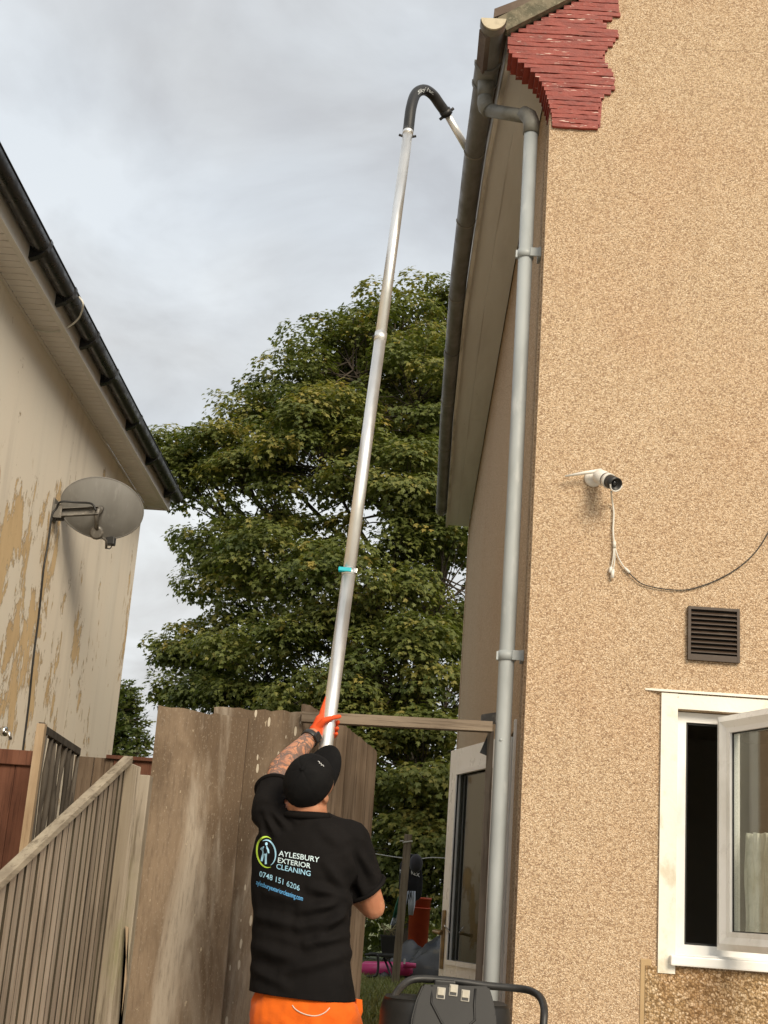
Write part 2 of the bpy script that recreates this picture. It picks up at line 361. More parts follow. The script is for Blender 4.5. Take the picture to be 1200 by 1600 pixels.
# edge strip at the corner, set apart from the side wall by a groove
boxo('corner_strip', (XC-.006, YG+.055, 0.02), (XC+.004, YG+.125, 4.9), MAT['pebble'], house)
boxo('corner_strip', (XC-.006, YG+.15, 0.02), (XC+.004, YG+.265, 4.9), MAT['pebble'], house)
boxo('rear_wall', (XC, YB-.268, -.3), (XR, YB, 5.4), MAT['pebble'], house)
boxo('far_side_wall', (XR-.27, YG+.272, -.3), (XR, YB-.27, 5.4), MAT['pebble'], house)
boxo('room_partition', (XC+.28, 9.2, -.2), (XR-.28, 9.3, 5.3), MAT['plaster'], house)
boxo('room_ceiling', (XC+.28, YG+.28, 2.45), (XR-.28, 9.19, 2.55), MAT['plaster'], house)
boxo('room_floor', (XC+.28, YG+.28, -.02), (XR-.28, 9.19, 0.05), MAT['plaster'], house)
# roof: two slabs and the mossy verge
for s in (-1, 1):
    xe = XC-.30 if s < 0 else XR+.30
    ze = 5.50; zr = ze+SLOPE*(abs(XRIDGE-xe))
    MB().prism([(xe, YG-.03, ze), (XRIDGE, YG-.03, zr), (XRIDGE, YG-.03, zr+.05), (xe, YG-.03, ze+.05)], (0, YB+.06-YG, 0)).build('roof_slope', MAT['rooftile'], house)
va, vb = at(792, 47, Y=YG-.05), at(884, 0, Y=YG-.05); vd = (vb-va).normalized(); vn = Vector((-vd.z, 0, vd.x))
MB().prism([va, va+vd*4.2, va+vd*4.2+vn*.085, va+vn*.085], (0, .05, 0)).build('verge', MAT['verge'], house)
v0 = va+vn*.012
MB().prism([v0-vd*.115, v0-vd*.004, v0-vd*.004+vn*.075, v0-vd*.115+vn*.06], (0, .3, 0)).build('roof_tile', MAT['rooftile'], house)
# red corbel: thin tile courses, each oversailing the one below
L = [at(x, y, Y=YG-.012) for x, y in ((863, 197), (862, 180), (857, 160), (849, 135), (840, 121), (829, 110), (817, 101), (806, 93), (796, 84), (793, 72), (794, 48), (800, 30))]
R = [at(x, y, Y=YG-.012) for x, y in ((935, 203), (936, 160), (946, 150), (960, 141), (960, 113), (944, 99), (943, 86), (956, 70), (966, 60), (966, 47), (940, 40), (942, 34), (968, 24), (968, -10), (985, -40))]
Lz, Lx = [p.z for p in L], [p.x for p in L]; Rz, Rx = [p.z for p in R], [p.x for p in R]
z = L[0].z-.004; k = 0
while z < 5.86:
    zt = z+.0232; zc = (z+zt)/2
    x0 = float(np.interp(zc, Lz, Lx)); x1 = float(np.interp(zc, Rz, Rx))+random.uniform(-.006, .006)
    xv = va.x + (zt-va.z)/vd.z*vd.x                      # under the verge
    x0 = max(x0, xv+.002)
    if x1-x0 > .03:
        j = random.uniform(-.0025, .0025); ph0 = random.uniform(0, 6)
        m_ = MB(); yo = YG-.016+j
        nseg = 13; xs_ = np.linspace(x0, x1, nseg)
        top = [(x, yo, zt+random.uniform(-.0028, .0012)+.0015*math.sin(x*22+ph0)) for x in xs_]; bot = [(x, yo+random.uniform(0, .002), z+random.uniform(-.001, .0026)+.0015*math.sin(x*22+ph0)) for x in xs_]
        back = YG+.13 if z < 5.33 else YG+.02
        m_.prism(bot+top[::-1], (0, back-yo, 0)); m_.build('corbel_course', MAT['red'], house)
    z += .0247; k += 1
# backing that the courses are bedded on
MB().prism([(.49, YG-.004, 4.93), (.72, YG-.004, 4.93), (.73, YG-.004, 5.2), (.74, YG-.004, 5.66), (.66, YG-.004, 5.64), (.335, YG-.004, 5.46), (.335, YG-.004, 5.34), (.44, YG-.004, 5.2)], (0, .12, 0)).build('corbel_bedding', MAT['red'], house)
# soffit, fascia
FYS = [5.9, 6.2, 6.97, 9.0, 11.1, 14.8]; FXS = [.268, .25, .213, .176, .182, .226]
fx = lambda y: float(np.interp(y, FYS, FXS))
sy = list(np.linspace(6.04, 14.72, 28))
for (a, b, ya, yb) in ((.022, .46, 6.04, 12.05), (.022, .46, 12.056, 14.7), (.468, .985, 6.04, 11.3), (.468, .985, 11.306, 14.7)):
    ys = [y for y in np.linspace(ya, yb, 16)]
    def prof(y, a=a, b=b):
        f0 = fx(y); X0 = f0+(XC-f0)*a; X1 = f0+(XC+.003-f0)*b; w_ = .004*math.sin(y*3.1+a*9)
        return [(X0, y, ZS+w_*.4), (X1, y, ZS+w_), (X1, y, ZS+.014+w_), (X0, y, ZS+.014+w_*.4)]
    mb = MB(); mb.sweep(prof, ys, closed=True, smooth=False)
    mb.add(prof(ys[0]), [(0, 1, 2, 3)]); mb.add(prof(ys[-1]), [(3, 2, 1, 0)]); mb.build('soffit_board', MAT['soffit'], house)
fp = lambda y: [(fx(y)-.004, y, ZS-.022), (fx(y)+.018, y, ZS-.022), (fx(y)+.018, y, ZS+.16), (fx(y)-.004, y, ZS+.16)]
mb = MB(); mb.sweep(fp, sy, closed=True, smooth=False); mb.add(fp(sy[0]), [(0, 1, 2, 3)]); mb.add(fp(sy[-1]), [(3, 2, 1, 0)])
mb.build('fascia', MAT['fascia'], house)
# gutter
GYS = [5.7, 5.87, 7.03, 8.72, 11.46, 14.1, 14.8]; GXS = [.116, .113, .083, .058, .064, .096, .104]; RG = .058; ZG = 5.435
gx = lambda y: float(np.interp(y, GYS, GXS))+RG
def arc(y, r, r2, n=16, sag=0.0):
    c = gx(y)
    o_ = [(c+r*math.cos(a), y, ZG+r*math.sin(a)) for a in np.linspace(math.pi, 2*math.pi, n)]
    i_ = [(c+r2*math.cos(a), y, ZG+r2*math.sin(a)) for a in np.linspace(2*math.pi, math.pi, n)]
    return o_+i_
gy0, gy1 = 5.80, 14.35
mb = MB(); mb.sweep(lambda y: arc(y, RG, RG-.004), list(np.linspace(gy0, gy1, 40)), closed=True)
gutter = mb.build('gutter', MAT['gutter'], house)
def ring(y, wdt, rr, m, name):
    mb = MB(); mb.sweep(lambda q: arc(q, rr, rr-.006), [y-wdt/2, y-wdt/2+.003, y+wdt/2-.003, y+wdt/2], closed=True)
    mb.add(arc(y-wdt/2, rr, RG-.003), [tuple(range(32))]); mb.add(arc(y+wdt/2, rr, RG-.003), [tuple(range(32))[::-1]]); return mb.build(name, m, gutter)
for (x_, y_) in ((735, 240), (722, 348), (706, 465), (692, 628), (688, 700)):
    q = at(x_-6, y_, Z=5.41); ring(q.y, .014, RG+.005, MAT['gutrim'], 'gutter_bracket')
ring(9.95, .10, RG+.007, MAT['gutter'], 'gutter_union'); ring(14.2, .05, RG+.006, MAT['gutter'], 'gutter_union')
c = MB(); cp = [(gx(gy0)+(RG+.003)*math.cos(a), gy0-.012, ZG+(RG+.003)*math.sin(a)) for a in np.linspace(math.pi, 2*math.pi, 20)]
c.prism(cp, (0, .014, 0)); c.build('end_cap', MAT['endcap'], gutter)
c = MB(); c.sweep(lambda q: arc(q, RG+.006, RG), [gy0, gy0+.05], closed=True); c.build('end_cap_rim', MAT['gutrim'], gutter)
# running outlet and swan-neck
q1, q2 = at(748, 105, Z=5.40).y, at(738, 135, Z=5.40).y
ring(q1, .028, RG+.010, MAT['gutter'], 'outlet_rim'); ring(q2, .028, RG+.010, MAT['gutter'], 'outlet_rim')
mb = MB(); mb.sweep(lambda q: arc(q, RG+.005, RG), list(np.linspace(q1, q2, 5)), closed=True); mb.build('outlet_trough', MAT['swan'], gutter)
yo_ = (q1+q2)/2+.02; ox = gx(yo_)+.004
PX, PY, RP = .396, 6.04, .0345
s1 = Vector((ox, yo_, ZG-.045)); s2 = Vector((ox, yo_, 5.295))
d1 = Vector((PX, PY, 5.02)); d0 = Vector((PX, PY, 4.9))
dn = at(772, 1542, Y=PY)
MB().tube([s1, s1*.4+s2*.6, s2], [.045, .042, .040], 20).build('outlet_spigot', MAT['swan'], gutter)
dp = MB(); dp.tube([Vector((PX, PY, 5.0)), Vector((PX+.001, PY, 3.2)), Vector((PX-.002, PY, 1.4)), Vector((PX-.002, PY, .12))], RP, 24)
pipe = dp.build('downpipe', MAT['pipe'], house)
u = (d1-s2).normalized(); a1 = s2+Vector((0, 0, -.02))
el = [s2+Vector((0, 0, .01)), s2+Vector((0, 0, -.03)), s2+Vector((0, 0, -.055))+u*.012, s2+Vector((0, 0, -.065))+u*.045]
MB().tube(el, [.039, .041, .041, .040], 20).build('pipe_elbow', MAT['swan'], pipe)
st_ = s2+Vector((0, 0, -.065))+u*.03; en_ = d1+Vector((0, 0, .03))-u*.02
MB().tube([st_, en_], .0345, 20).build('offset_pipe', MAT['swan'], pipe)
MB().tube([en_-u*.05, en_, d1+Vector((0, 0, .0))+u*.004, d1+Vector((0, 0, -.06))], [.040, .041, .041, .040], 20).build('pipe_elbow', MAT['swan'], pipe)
for (x_, y_) in ((822, 393), (793, 1023)):
    zb = at(x_, y_, Y=PY-.035).z; mb = MB()
    mb.tube([(PX, PY, zb-.021), (PX, PY, zb+.021)], RP+.006, 24)
    mb.box((PX-.047, PY-.012, zb-.02), (PX-.03, PY+.004, zb+.018))
    mb.box((PX+.02, PY-.041, zb-.022), (XC-.004, PY-.031, zb+.022), bev=.002); mb.box((XC-.02, PY-.045, zb-.024), (XC-.008, PY+.04, zb+.024))
    mb.build('pipe_bracket', MAT['pipe'], pipe)
for (x_, y_, r_) in ((783, 1156, .007),):
    q = at(x_, y_, Y=PY-RP+.003); MB().lathe([(r_, 0), (r_*.9, .004), (r_*.3, .005)], axis_frame(q, (0, -1, 0)), 10).build('paint_drip', MAT['pipe'], pipe)
# gully kerb at the foot of the pipe
g_ = MB(); g_.box((PX-.16, PY-.2, 0.0), (XC-.01, PY+.14, .86 if False else .12), bev=.02); g_.build('gully_kerb', MAT['concrete'], house)
# vent grille
vx0, vx1, vz0, vz1, vy = 1.163, 1.386, 2.342, 2.578, YG-.022
mb = MB()
for lo, hi in (((vx0, vy, vz0), (vx0+.012, YG+.004, vz1)), ((vx1-.012, vy, vz0), (vx1, YG+.004, vz1)), ((vx0+.0121, vy+.001, vz1-.012), (vx1-.0121, YG+.004, vz1)), ((vx0+.0121, vy+.001, vz0), (vx1-.0121, YG+.004, vz0+.026))): mb.box(lo, hi)
vent = mb.build('vent_grille', MAT['vent'], house)
boxo('vent_back', (vx0+.013, YG-.003, vz0+.02), (vx1-.013, YG+.003, vz1-.01), MAT['dark'], vent)
me0 = None
for i in range(9):
    zb = vz0+.034+i*.0208
    if me0 is None:
        sl_ = MB(); sl_.prism([(vx0+.0125, vy-.001, zb), (vx0+.0125, vy-.001, zb+.004), (vx0+.0125, YG-.004, zb+.017), (vx0+.0125, YG-.004, zb+.013)], (vx1-vx0-.025, 0, 0)); o = sl_.build('slat', MAT['vent'], vent); me0 = o.data; base = WLOC[o.name].copy(); z0_ = zb
    else:
        o = bpy.data.objects.new('slat', me0); place(o, base+Vector((0, 0, zb-z0_)), vent)
# window
YF = YG+.045
def ringframe(x0, x1, z0, z1, w_, y0, y1, bot=None, top=None):
    mb = MB(); b = bot or w_; t_ = top or w_
    mb.box((x0, y0, z0), (x0+w_, y1, z1)); mb.box((x1-w_, y0, z0), (x1, y1, z1))
    mb.box((x0+w_, y0+.0004, z0), (x1-w_, y1-.0004, z0+b)); mb.box((x0+w_, y0+.0004, z1-t_), (x1-w_, y1-.0004, z1)); return mb
win = ringframe(WX0+.006, WX1-.006, WZ0+.02, WZ1-.004, .042, YF, YF+.06).build('window', MAT['upvc'], house)
mb = ringframe(WX0+.045, WX1-.045, WZ0+.058, WZ1-.042, .012, YF+.014, YF+.05); mb.build('seal', MAT['seal'], win)
mull = boxo('mullion', (1.78, YF+.001, WZ0+.062), (1.83, YF+.058, WZ1-.046), MAT['upvc'], win)
boxo('fixed_pane', (1.83, YF+.03, WZ0+.06), (WX1-.05, YF+.034, WZ1-.045), MAT['glass'], win)
boxo('sill', (WX0-.022, YG-.045, WZ0-.022), (WX1+.02, YF+.004, WZ0+.018), MAT['upvc'], win, bev=.006)
boxo('sill_nosing', (WX0-.012, YG-.012, WZ0+.0185), (WX1, YF-.001, WZ0+.026), MAT['upvc'], win)
sr = MB()
sr.box((1.054, YG-.013, WZ0-.055), (WX0+.001, YG+.046, 2.192)); sr.box((WX0+.0012, YG-.0128, WZ1+.001), (2.46, YG+.046, 2.191)); sr.box((WX1+.001, YG-.0126, WZ0-.05), (2.455, YG+.046, WZ1))
sr.build('painted_surround', MAT['masonry'], win)
MB().prism([(0.985, YG-.003, 2.201), (1.05, YG-.02, 2.1965), (2.6, YG-.024, 2.196), (2.6, YG+.01, 2.214), (.985, YG+.01, 2.207)], (0, 0, .006)).build('drip_edge', MAT['masonry'], win)
# open casement: hinged on the left, swung out towards the yard
ang = math.radians(-68); H = Vector((1.330, YG+.012, 0)); SM = Matrix.Translation(H) @ Matrix.Rotation(ang, 4, 'Z')
SW, SZ0, SZ1, RW = .58, WZ0+.05, WZ1-.022, .074
def sash_frame():
    mb = MB(); t0, t1 = -.05, .012; st = .088
    for (x0, x1, z0, z1) in ((0, st, SZ0, SZ1), (SW-st, SW, SZ0, SZ1), (st, SW-st, SZ0, SZ0+RW), (st, SW-st, SZ1-RW, SZ1)):
        e_ = .0004 if x0 == st else 0
        mb.box((x0, t0+.012+e_, z0), (x1, t1-e_, z1), SM)
    # mitred bead sloping to the glass
    o_ = [(.030, SZ0+.026), (SW-.030, SZ0+.026), (SW-.030, SZ1-.026), (.030, SZ1-.026)]; i_ = [(st, SZ0+RW), (SW-st, SZ0+RW), (SW-st, SZ1-RW), (st, SZ1-RW)]
    vs = [SM @ Vector((x, t0, z)) for x, z in o_]+[SM @ Vector((x, t0+.022, z)) for x, z in i_]+[SM @ Vector((x, t0+.0125, z)) for x, z in [(0.001, SZ0+.001), (SW-.001, SZ0+.001), (SW-.001, SZ1-.001), (.001, SZ1-.001)]]
    fs = [(i, (i+1) % 4, 4+(i+1) % 4, 4+i) for i in range(4)]+[(8+i, 8+(i+1) % 4, (i+1) % 4, i) for i in range(4)]
    mb.add(vs, fs); return mb
sash_frame().build('open_sash', MAT['upvc'], win)
mb = MB(); mb.box((.086, -.02, SZ0+RW-.003), (SW-.086, -.014, SZ1-RW+.003), SM); mb.build('sash_pane', MAT['glass'], win)
mb = MB()
for (x0, x1, z0, z1) in ((.088, .094, SZ0+RW, SZ1-RW), (.094, SW-.09, SZ0+RW, SZ0+RW+.005), (.094, SW-.09, SZ1-RW-.006, SZ1-RW)): mb.box((x0, -.026, z0), (x1, -.0205, z1), SM)
mb.build('glazing_gasket', MAT['seal'], win)
# repair patch under the sill, coarser stones
bm_ = MB(); bm_.box((1.005, YG-.008, .30), (3.2, YG+.01, 1.075)); bm_.build('render_patch', MAT['patch'], house)
bm_ = MB(); bm_.box((.985, YG-.005, .30), (1.03, YG+.01, 1.10), bev=.004); bm_.build('render_seam', M('smooth_render', (.44, .31, .165), [((.36, .24, .12), 6, (1, 1, 1), .4, .7, .6)], rough=.9), house)
# half curtain on the inside of the open casement
cu = MB(); N_ = 90; z0c, z1c = SZ0+RW-.02, 1.618
for i in range(N_+1):
    x = .10+.40*i/N_; 
rows = []
for j in range(9):
    zz_ = z0c+(z1c-z0c)*j/8
    rows.append([SM @ Vector((.096+.395*i/N_, .03+.009*math.sin(i*.55+.25*j*math.sin(i*.13))+.004*math.sin(i*1.7+j), zz_+(.006*abs(math.sin(i*.27)) if j == 8 else 0))) for i in range(N_+1)])
vs = [p for r in rows for p in r]; fs = [(j*(N_+1)+i, j*(N_+1)+i+1, (j+1)*(N_+1)+i+1, (j+1)*(N_+1)+i) for j in range(8) for i in range(N_)]
cu.add(vs, fs, True); tag(cu.build('net_curtain', MAT['net']), 'pale gathered net half curtain behind the open window pane', 'curtain')
# back door, swung out from the side wall
hd = Vector((.462, 6.47, 0)); dd = Vector((-.2905, .957, 0)); DM = frame(hd, dd, Vector((-.957, -.2905, 0)), Vector((0, 0, 1)))
DWD, DB, DT = .78, .10, 2.035
def lbox(mb, lo, hi, MM, bev=0): mb.box(lo, hi, MM, bev)
mb = MB(); t_ = .03
mb.box((0, -t_, DB), (.105, t_, DT), DM); mb.box((DWD-.105, -t_, DB), (DWD, t_, DT), DM)
mb.box((.1051, -t_+.0005, DT-.11), (DWD-.1051, t_-.0005, DT), DM); mb.box((.1051, -t_+.0005, .93), (DWD-.1051, t_-.0005, .985), DM)
mb.box((.1051, -t_+.012, DB+.1), (DWD-.1051, t_-.012, .93), DM); mb.box((.1051, -t_+.0005, DB), (DWD-.1051, t_-.0005, DB+.1), DM)
door = mb.build('back_door', MAT['upvc'], house)
mb = MB()
gx0, gx1, gz0, gz1 = .105, DWD-.105, .985, DT-.11
for (a, b, c_, d_) in ((gx0, gx0+.022, gz0, gz1), (gx1-.022, gx1, gz0, gz1), (gx0+.022, gx1-.022, gz0, gz0+.022), (gx0+.022, gx1-.022, gz1-.022, gz1)):
    mb.box((a, t_-.012, c_), (b, t_+.008, d_), DM); mb.box((a, -t_-.008, c_), (b, -t_+.012, d_), DM)
mb.build('glazing_bead', MAT['upvc'], door)
mb = MB(); mb.box((gx0+.004, -.006, gz0+.004), (gx1-.004, .006, gz1-.004), DM); mb.build('door_pane', MAT['doorglass'], door)
for xg in (gx0+.023, gx1-.030):
    mb = MB(); mb.box((xg, t_-.004, gz0+.023), (xg+.007, t_+.003, gz1-.023), DM); mb.build('door_gasket', MAT['seal'], door)
mb = MB(); mb.box((DWD-.070, t_, .96), (DWD-.035, t_+.012, 1.24), DM, .005); hp = mb.build('handle_plate', MAT['brass'], door)
lv = [DM @ Vector(p) for p in ((DWD-.052, t_+.01, 1.135), (DWD-.052, t_+.05, 1.135), (DWD-.075, t_+.058, 1.133), (DWD-.165, t_+.056, 1.128))]
MB().tube(catmull(lv, 4), .009, 10).build('door_handle', MAT['brass'], door)
lv = [at(694, 1446, Y=7.08), at(697, 1449, Y=7.08), at(700, 1453, Y=7.08), at(703, 1457.5, Y=7.08)]
MB().tube(catmull(lv, 3), .0042, 8).build('lever_tip', MAT['chrome'], door)
for s in (-1, 1): boxo('door_jamb', (XC-.004, (DY0-.05 if s < 0 else DY1-.002), -.01), (XC+.10, (DY0+.002 if s < 0 else DY1+.05), DZ1+.03), MAT['upvc'], house)

# ------------------------------------------------------------------ rendered house on the left
def peel_mat():
    m, t, p, o = new_mat('peeling_paint')
    v = coords(t, (1, 1, .42)); base = (0.75, 0.68, 0.57)
    col = mixc(t, ramp(t, noise(t, coords(t, (1, 1, .35)), 1.1, 5), .4, .68, 0, .75), base, (0.72, 0.675, 0.58))
    col = mixc(t, ramp(t, noise(t, coords(t, (2, 2, .18)), 2.2, 5), .5, .72, 0, .45), col, (0.53, 0.475, 0.395))
    n = nd(t, 'ShaderNodeTexNoise', Scale=2.8, Detail=13, Roughness=.72, Distortion=.35); t.links.new(v, n.inputs['Vector'])
    pos = nd(t, 'ShaderNodeSeparateXYZ'); g = nd(t, 'ShaderNodeNewGeometry'); t.links.new(g.outputs['Position'], pos.inputs[0])
    zone = math2(t, 'MULTIPLY', ramp(t, pos.outputs[2], 4.05, 3.35), ramp(t, pos.outputs[1], 11.5, 7.6, .40, 1.0))   # the paint has come off low on the near half
    bias = math2(t, 'ADD', n.outputs['Fac'], math2(t, 'MULTIPLY', math2(t, 'SUBTRACT', zone, 1.0), .115))
    msk = ramp(t, bias, .516, .520)
    och = mixc(t, ramp(t, noise(t, coords(t, (1, 1, .4)), 5, 5), .4, .65), (0.62, 0.46, 0.265), (0.55, 0.40, 0.225))
    col = mixc(t, msk, col, och)
    edge = math2(t, 'MULTIPLY', ramp(t, bias, .499, .515), ramp(t, bias, .529, .517)); col = mixc(t, math2(t, 'MULTIPLY', edge, .62), col, (0.22, 0.15, 0.085))
    n2 = nd(t, 'ShaderNodeTexNoise', Scale=7, Detail=8, Roughness=.7, Distortion=.8); t.links.new(coords(t, (1, 1, .3)), n2.inputs['Vector'])
    chips = math2(t, 'MULTIPLY', ramp(t, n2.outputs['Fac'], .625, .637), ramp(t, pos.outputs[2], 4.1, 3.3)); col = mixc(t, chips, col, (0.50, 0.375, 0.225))
    t.links.new(col, p.inputs['Base Color']); p.inputs['Roughness'].default_value = .88; p.inputs['Specular IOR Level'].default_value = .2
    h = math2(t, 'SUBTRACT', 1.0, math2(t, 'MAXIMUM', msk, chips)); pv = bump(t, p, h, .7, .004)
    bump(t, p, noise(t, coords(t), 30, 6), .25, .004, pv); return m
MAT['peel'] = peel_mat()
MAT['upvcdull'] = M('soffit_upvc', (0.76, 0.71, 0.66), [((0.66, 0.60, 0.54), 2.5, (1, 1, 1), .4, .7, .6)], rough=.45)
MAT['fasc2'] = M('fascia_upvc', (0.62, 0.58, 0.52), rough=.35)
MAT['blackpvc'] = M('black_gutter', (0.008, 0.008, 0.009), [((0.022, 0.021, 0.020), 7, (1, .5, 1), .5, .75, .6)], rough=.32, spec=.5, rvar=(14, .22, .5))
MAT['cable_b'] = M('black_cable', (0.012, 0.012, 0.012), rough=.5)
MAT['cable_w'] = M('white_cable', (0.62, 0.60, 0.54), rough=.5)
XW, YW, ZL = -2.585, 12.0, 4.624
lh = thing('house', (XW-3, 7, 0), 'pale house on the left with peeling paint and black gutter', 'house')
boxo('wall', (XW-6, 2.2, -.2), (XW, YW, ZL-.002), MAT['peel'], lh)
SX = -2.378
boxo('soffit_channel', (XW-.01, 2.2, ZL-.012), (XW+.016, YW+.1, ZL+.001), MAT['upvcdull'], lh)
me0 = None; y = 5.3
while y < YW+.03:
    if me0 is None:
        mb = MB(); mb.box((XW+.0165, y, ZL), (SX-.001, y+.071, ZL+.016), bev=.0025); mb.box((XW+.0165, y+.0712, ZL+.0135), (SX-.001, y+.083, ZL+.016)); o = mb.build('soffit_plank', MAT['upvcdull'], lh); me0 = o.data; b0 = WLOC[o.name].copy(); y0_ = y
    else:
        o = bpy.data.objects.new('soffit_plank', me0); place(o, b0+Vector((0, y-y0_, 0)), lh)
    y += .083
boxo('soffit_end', (XW+.0165, y, ZL-.003), (SX-.001, YW+.11, ZL+.008), MAT['upvcdull'], lh)
mb = MB(); mb.prism([(SX, 2.2, ZL-.016), (SX+.016, 2.2, ZL-.016), (SX+.016, 2.2, ZL+.17), (SX, 2.2, ZL+.17)], (0, YW+.11-2.2, 0)); mb.prism([(SX-.02, 2.2, ZL-.015), (SX-.0005, 2.2, ZL-.015), (SX-.0005, 2.2, ZL-.002), (SX-.02, 2.2, ZL-.002)], (0, YW+.11-2.2, 0))
mb.build('fascia', MAT['fasc2'], lh)
boxo('bargeboard_end', (XW-.02, YW+.1105, ZL-.014), (SX+.015, YW+.122, ZL+.17), MAT['fasc2'], lh)
GLX, GLZ, GLR = -2.306, 4.745, .056
def prof_l(y): # deep-flow profile, flat lip outside
    o_ = [(GLX+GLR*math.cos(a)*1.0, y, GLZ+GLR*1.12*math.sin(a)) for a in np.linspace(math.pi, 2*math.pi, 14)]
    i_ = [(GLX+(GLR-.004)*math.cos(a), y, GLZ+(GLR-.004)*1.12*math.sin(a)) for a in np.linspace(2*math.pi, math.pi, 14)]
    return [(GLX-GLR, y, GLZ+.02)]+o_+[(GLX+GLR, y, GLZ+.012), (GLX+GLR-.004, y, GLZ+.012)]+i_+[(GLX-GLR+.004, y, GLZ+.02)]
mb = MB(); mb.sweep(prof_l, [2.2, 5, 8, YW+.12], closed=True); mb.add(prof_l(YW+.12), [tuple(range(len(prof_l(0))))])
lg = mb.build('gutter', MAT['blackpvc'], lh)
mb = MB(); mb.tube([(GLX+GLR+.001, 2.2, GLZ+.014), (GLX+GLR+.001, YW+.12, GLZ+.014)], .005, 8); mb.build('gutter_lip', MAT['blackpvc'], lg)
for (x_, y_) in ((59.5, 398), (104, 471), (147, 539), (174, 596), (208, 666), (238, 721), (268, 772)):
    q = at(x_, y_, Z=GLZ-.07).y; mb = MB()
    mb.prism([(SX+.017, q-.02, GLZ+.01), (SX+.017, q-.02, GLZ-.105), (SX+.03, q-.02, GLZ-.10), (GLX+.01, q-.02, GLZ-.078), (GLX+GLR*.8, q-.02, GLZ-.045), (GLX+GLR+.006, q-.02, GLZ+.004), (GLX+GLR+.006, q-.02, GLZ+.022)], (0, .045, 0)); mb.build('gutter_bracket', MAT['blackpvc'], lg)
MB().prism([(GLX-.01, 2.0, GLZ+.045), (GLX-3.2, 2.0, GLZ+.045+2.0), (GLX-3.2, 2.0, GLZ+.1+2.0), (GLX-.01, 2.0, GLZ+.075)], (0, YW+.15-2.0, 0)).build('roof_slope', MAT['rooftile'], lh)
MB().prism([(XW-6.3, 2.0, GLZ+.02), (XW-6.3, 2.0, GLZ+.06), (GLX-3.201, 2.0, GLZ+.1+2.0), (GLX-3.201, 2.0, GLZ+.045+2.0)], (0, YW+.15-2.0, 0)).build('roof_slope', MAT['rooftile'], lh)
MB().prism([(XW-6, YW-.25, ZL), (XW, YW-.25, ZL), (GLX-3.2, YW-.25, GLZ+2.0)], (0, .24, 0)).build('gable_wall', MAT['peel'], lh)
# loop of pale cable from gutter to soffit
zs_ = [4.755, 4.70, 4.66, 4.635, 4.61, 4.612]
cp = [at(x_, y_, Z=z_) for (x_, y_), z_ in zip(((123, 463), (130, 476), (123, 497), (106, 511), (81, 519), (53, 515)), zs_)]
tag(MB().tube(catmull(cp, 8), .006, 8).build('cable', MAT['cable_w']), 'pale cable looping from the black gutter under the white soffit', 'cable')
# ------------------------------------------------------------------ satellite dish
MAT['dish'] = M('grey_dish', (0.185, 0.182, 0.172), [((0.135, 0.13, 0.12), 6, (1, 1, .3), .4, .7, .7), ((0.25, 0.245, 0.235), 20, (1, 1, .25), .55, .72, .5)], rough=.62, spec=.4)
MAT['galv'] = M('weathered_galvanised', (0.15, 0.14, 0.125), [((0.30, 0.28, 0.25), 22, (1, 1, 1), .5, .68, .7), ((0.09, 0.07, 0.05), 15, (1, 1, 1), .55, .7, .6)], rough=.55, metal=.45)
wb = at(86, 800, X=XW+.012); DC = at(159, 794, Y=wb.y+.20)
dish = thing('satellite_dish', (wb.x, wb.y, wb.z-.1), 'oval grey satellite dish seen from behind, on a wall bracket', 'satellite dish')
n_ = Vector((-.16, .93, .33)).normalized(); xr = _r - n_*_r.dot(n_); xr = (xr + _u*-.20); xr = (xr - n_*xr.dot(n_)).normalized(); DMx = frame(DC, xr, n_.cross(xr), n_)
sc_ = (DC-CAM).length/FPX*1.0; hw, hh_ = 63*sc_*1.0, 46.5*sc_*1.0
mb = MB(); seg = 64; rr_ = [0, .12, .3, .5, .7, .85, .95, 1.0]
vs = []; 
for k_, dz in ((0, 0), (1, .006)):
    for r_ in rr_[1:]:
        for i in range(seg):
            a = 2*math.pi*i/seg; vs.append(DMx @ Vector((hw*r_*math.cos(a), hh_*r_*math.sin(a), .045*(r_*r_-1)+dz)))
nR = len(rr_)-1; fs = []
for s_ in (0, 1):
    b = s_*nR*seg
    for j in range(nR-1):
        for i in range(seg): fs.append((b+j*seg+i, b+j*seg+(i+1) % seg, b+(j+1)*seg+(i+1) % seg, b+(j+1)*seg+i))
    fs.append(tuple(b+i for i in range(seg)))
mb.add(vs, fs, True)
rim = [DMx @ Vector((hw*math.cos(2*math.pi*i/seg), hh_*math.sin(2*math.pi*i/seg), .003)) for i in range(seg+1)]
mb.tube(rim, .006, 8, caps=False); mb.build('reflector', MAT['dish'], dish)
mb = MB(); pz = wb; mb.box((XW+.001, pz.y-.05, pz.z-.07), (XW+.012, pz.y+.05, pz.z+.09), bev=.002)
mb.box((XW+.0125, pz.y-.045, pz.z-.05), (XW+.07, pz.y-.038, pz.z+.045)); mb.box((XW+.0125, pz.y+.038, pz.z-.05), (XW+.07, pz.y+.045, pz.z+.045)); mb.build('wall_plate', MAT['galv'], dish)
a_ = Vector((XW+.03, pz.y-.02, pz.z-.01)); b_ = at(154, 798, Y=wb.y+.02); ad_ = (b_-a_).normalized(); AM = axis_frame(a_, ad_, (0, 0, 1))
mb = MB(); Ln = (b_-a_).length
mb.box((-.028, -.02, 0), (.028, -.016, Ln), AM); mb.box((-.028, -.0159, 0), (-.024, .02, Ln), AM); mb.box((.024, -.0159, 0), (.028, .02, Ln), AM); mb.build('arm', MAT['galv'], dish)
c_ = at(151, 832, Y=DC.y-.07); mb = MB(); mb.tube([b_+Vector((.0, 0, .03)), b_+Vector((-.01, 0, -.04)), c_], .016, 10, flat=.6); mb.tube([b_, DC-n_*.055], .022, 12); mb.build('tilt_bracket', MAT['galv'], dish)
